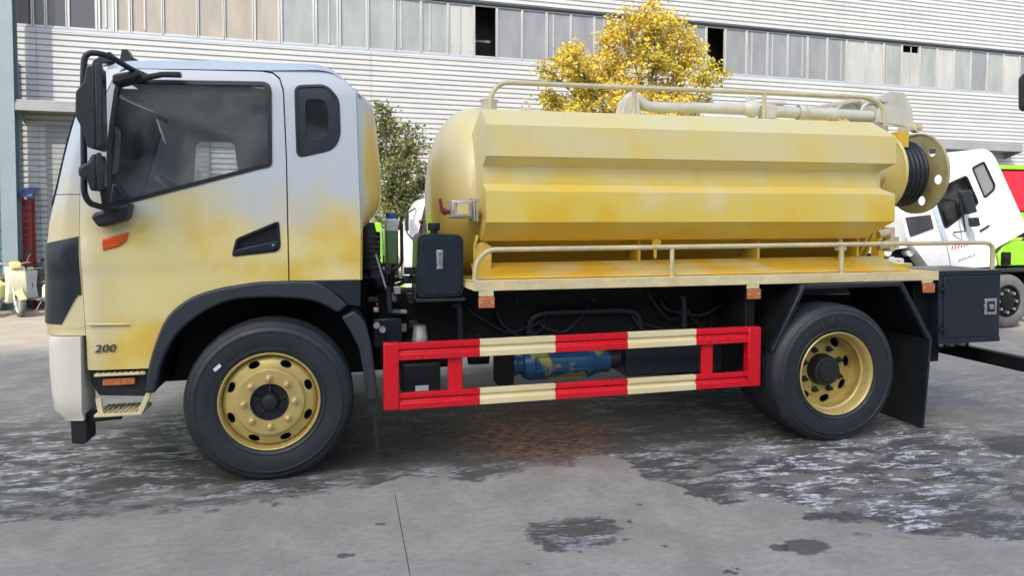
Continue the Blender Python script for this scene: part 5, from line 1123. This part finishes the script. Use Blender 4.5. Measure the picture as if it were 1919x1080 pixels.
# ------------------------------------------------------------------ scooters by the hall
M['cream2'] = plain('cream_plastic', (.72, .66, .50), .35, var=.05); M['yel2'] = plain('pale_yellow_plastic', (.72, .62, .24), .35, var=.06); M['brown'] = plain('brown_seat', (.16, .09, .06), .6)
def scooter(label, loc, rz, body, panel, box=False, s=1.):
    t = thing('scooter', label, 'scooter', loc, 'scooters parked by the hall')
    Mx = Matrix.Translation(loc) @ Matrix.Rotation(rz, 4, 'Z') @ Matrix.Scale(s, 4)
    def B(m, name, mat, parent=None, bevel=0): return m.xf(Mx).build(name, mat, parent or t, bevel, 40)
    for x in (-.60, .60):
        wh = B(MB().lathe([(.15, -.04), (.19, -.05), (.225, -.03), (.235, 0), (.225, .03), (.19, .05), (.15, .04)], (x, 0, .235), 'Y', 28), 'wheel', 'tyre_grey')
        B(MB().lathe([(.155, -.035), (.14, -.02), (.05, -.03), (0, -.03)], (x, 0, .235), 'Y', 20).lathe([(.155, .035), (.14, .02), (.05, .03), (0, .03)], (x, 0, .235), 'Y', 20), 'rim', 'alu', wh)
    B(MB().prism([(-.86, .52), (-.70, .66), (-.25, .70), (-.12, .62), (-.10, .30), (-.30, .26), (-.42, .40), (-.62, .48)], -.13, .13), 'rear_body', body, None, .04)
    B(MB().prism([(-.72, .67), (-.74, .74), (-.40, .78), (-.12, .74), (-.10, .67), (-.3, .70)], -.12, .12), 'seat', 'brown', None, .03)
    B(MB().box(-.30, .36, -.14, .14, .24, .31), 'floorboard', 'trim_dk', None, .02)
    fs = B(MB().prism([(.30, .28), (.40, .26), (.50, .50), (.44, .86), (.36, .98), (.31, .96), (.37, .60)], -.17, .17), 'front_shield', panel, None, .03)
    B(MB().prism([(.38, .52), (.62, .50), (.84, .36), (.78, .32), (.58, .42), (.44, .40)], -.06, .06), 'front_mudguard', body, None, .02)
    B(MB().prism([(-.86, .42), (-.60, .50), (-.40, .42), (-.42, .38), (-.62, .45), (-.84, .36)], -.06, .06), 'rear_mudguard', body, None, .02)
    B(MB().tube([(.60, -.08, .235), (.46, -.07, .60)], .02, 8).tube([(.60, .08, .235), (.46, .07, .60)], .02, 8).cyl((.46, 0, .55), (.33, 0, 1.02), .025, 10), 'fork', 'alu')
    hb = B(MB().tube(polyfillet([(.22, -.34, 1.04), (.33, -.16, 1.03), (.35, 0, 1.0), (.33, .16, 1.03), (.22, .34, 1.04)], .06), .014, 8), 'handlebar', 'alu')
    for sg in (-1, 1):
        B(MB().cyl((.26, sg*.26, 1.037), (.20, sg*.37, 1.042), .020, 10), 'grip', 'black', hb)
        B(MB().cyl((.33, sg*.2, 1.03), (.31, sg*.28, 1.20), .006, 6).box(.295, .31, sg*.28-.05, sg*.28+.05, 1.18, 1.26), 'rear_view_mirror', 'black', hb)
    B(MB().prism([(.34, .94), (.46, .92), (.44, 1.04), (.34, 1.08)], -.10, .10), 'headlamp', body, hb, .03)
    B(MB().cyl((-.1, .1, .26), (-.05, .22, .02), .012, 6), 'side_stand', 'alu')
    if box: B(MB().box(-.98, -.68, -.17, .17, .76, 1.02), 'luggage_box', body, None, .03)
    return t
scooter('cream scooter with a pale yellow tail parked nearest the column', (-5.10, 9.12, 0), R_(-52), 'yel2', 'cream2', False, .86)
scooter('small cream scooter with luggage box beside the block wall', (-4.78, 9.62, 0), R_(150), 'cream2', 'trim_in', True, .72)
scooter('pale yellow scooter cut off by the left edge of the picture', (-5.62, 9.02, 0), R_(-62), 'cream2', 'yel2', False, .86)
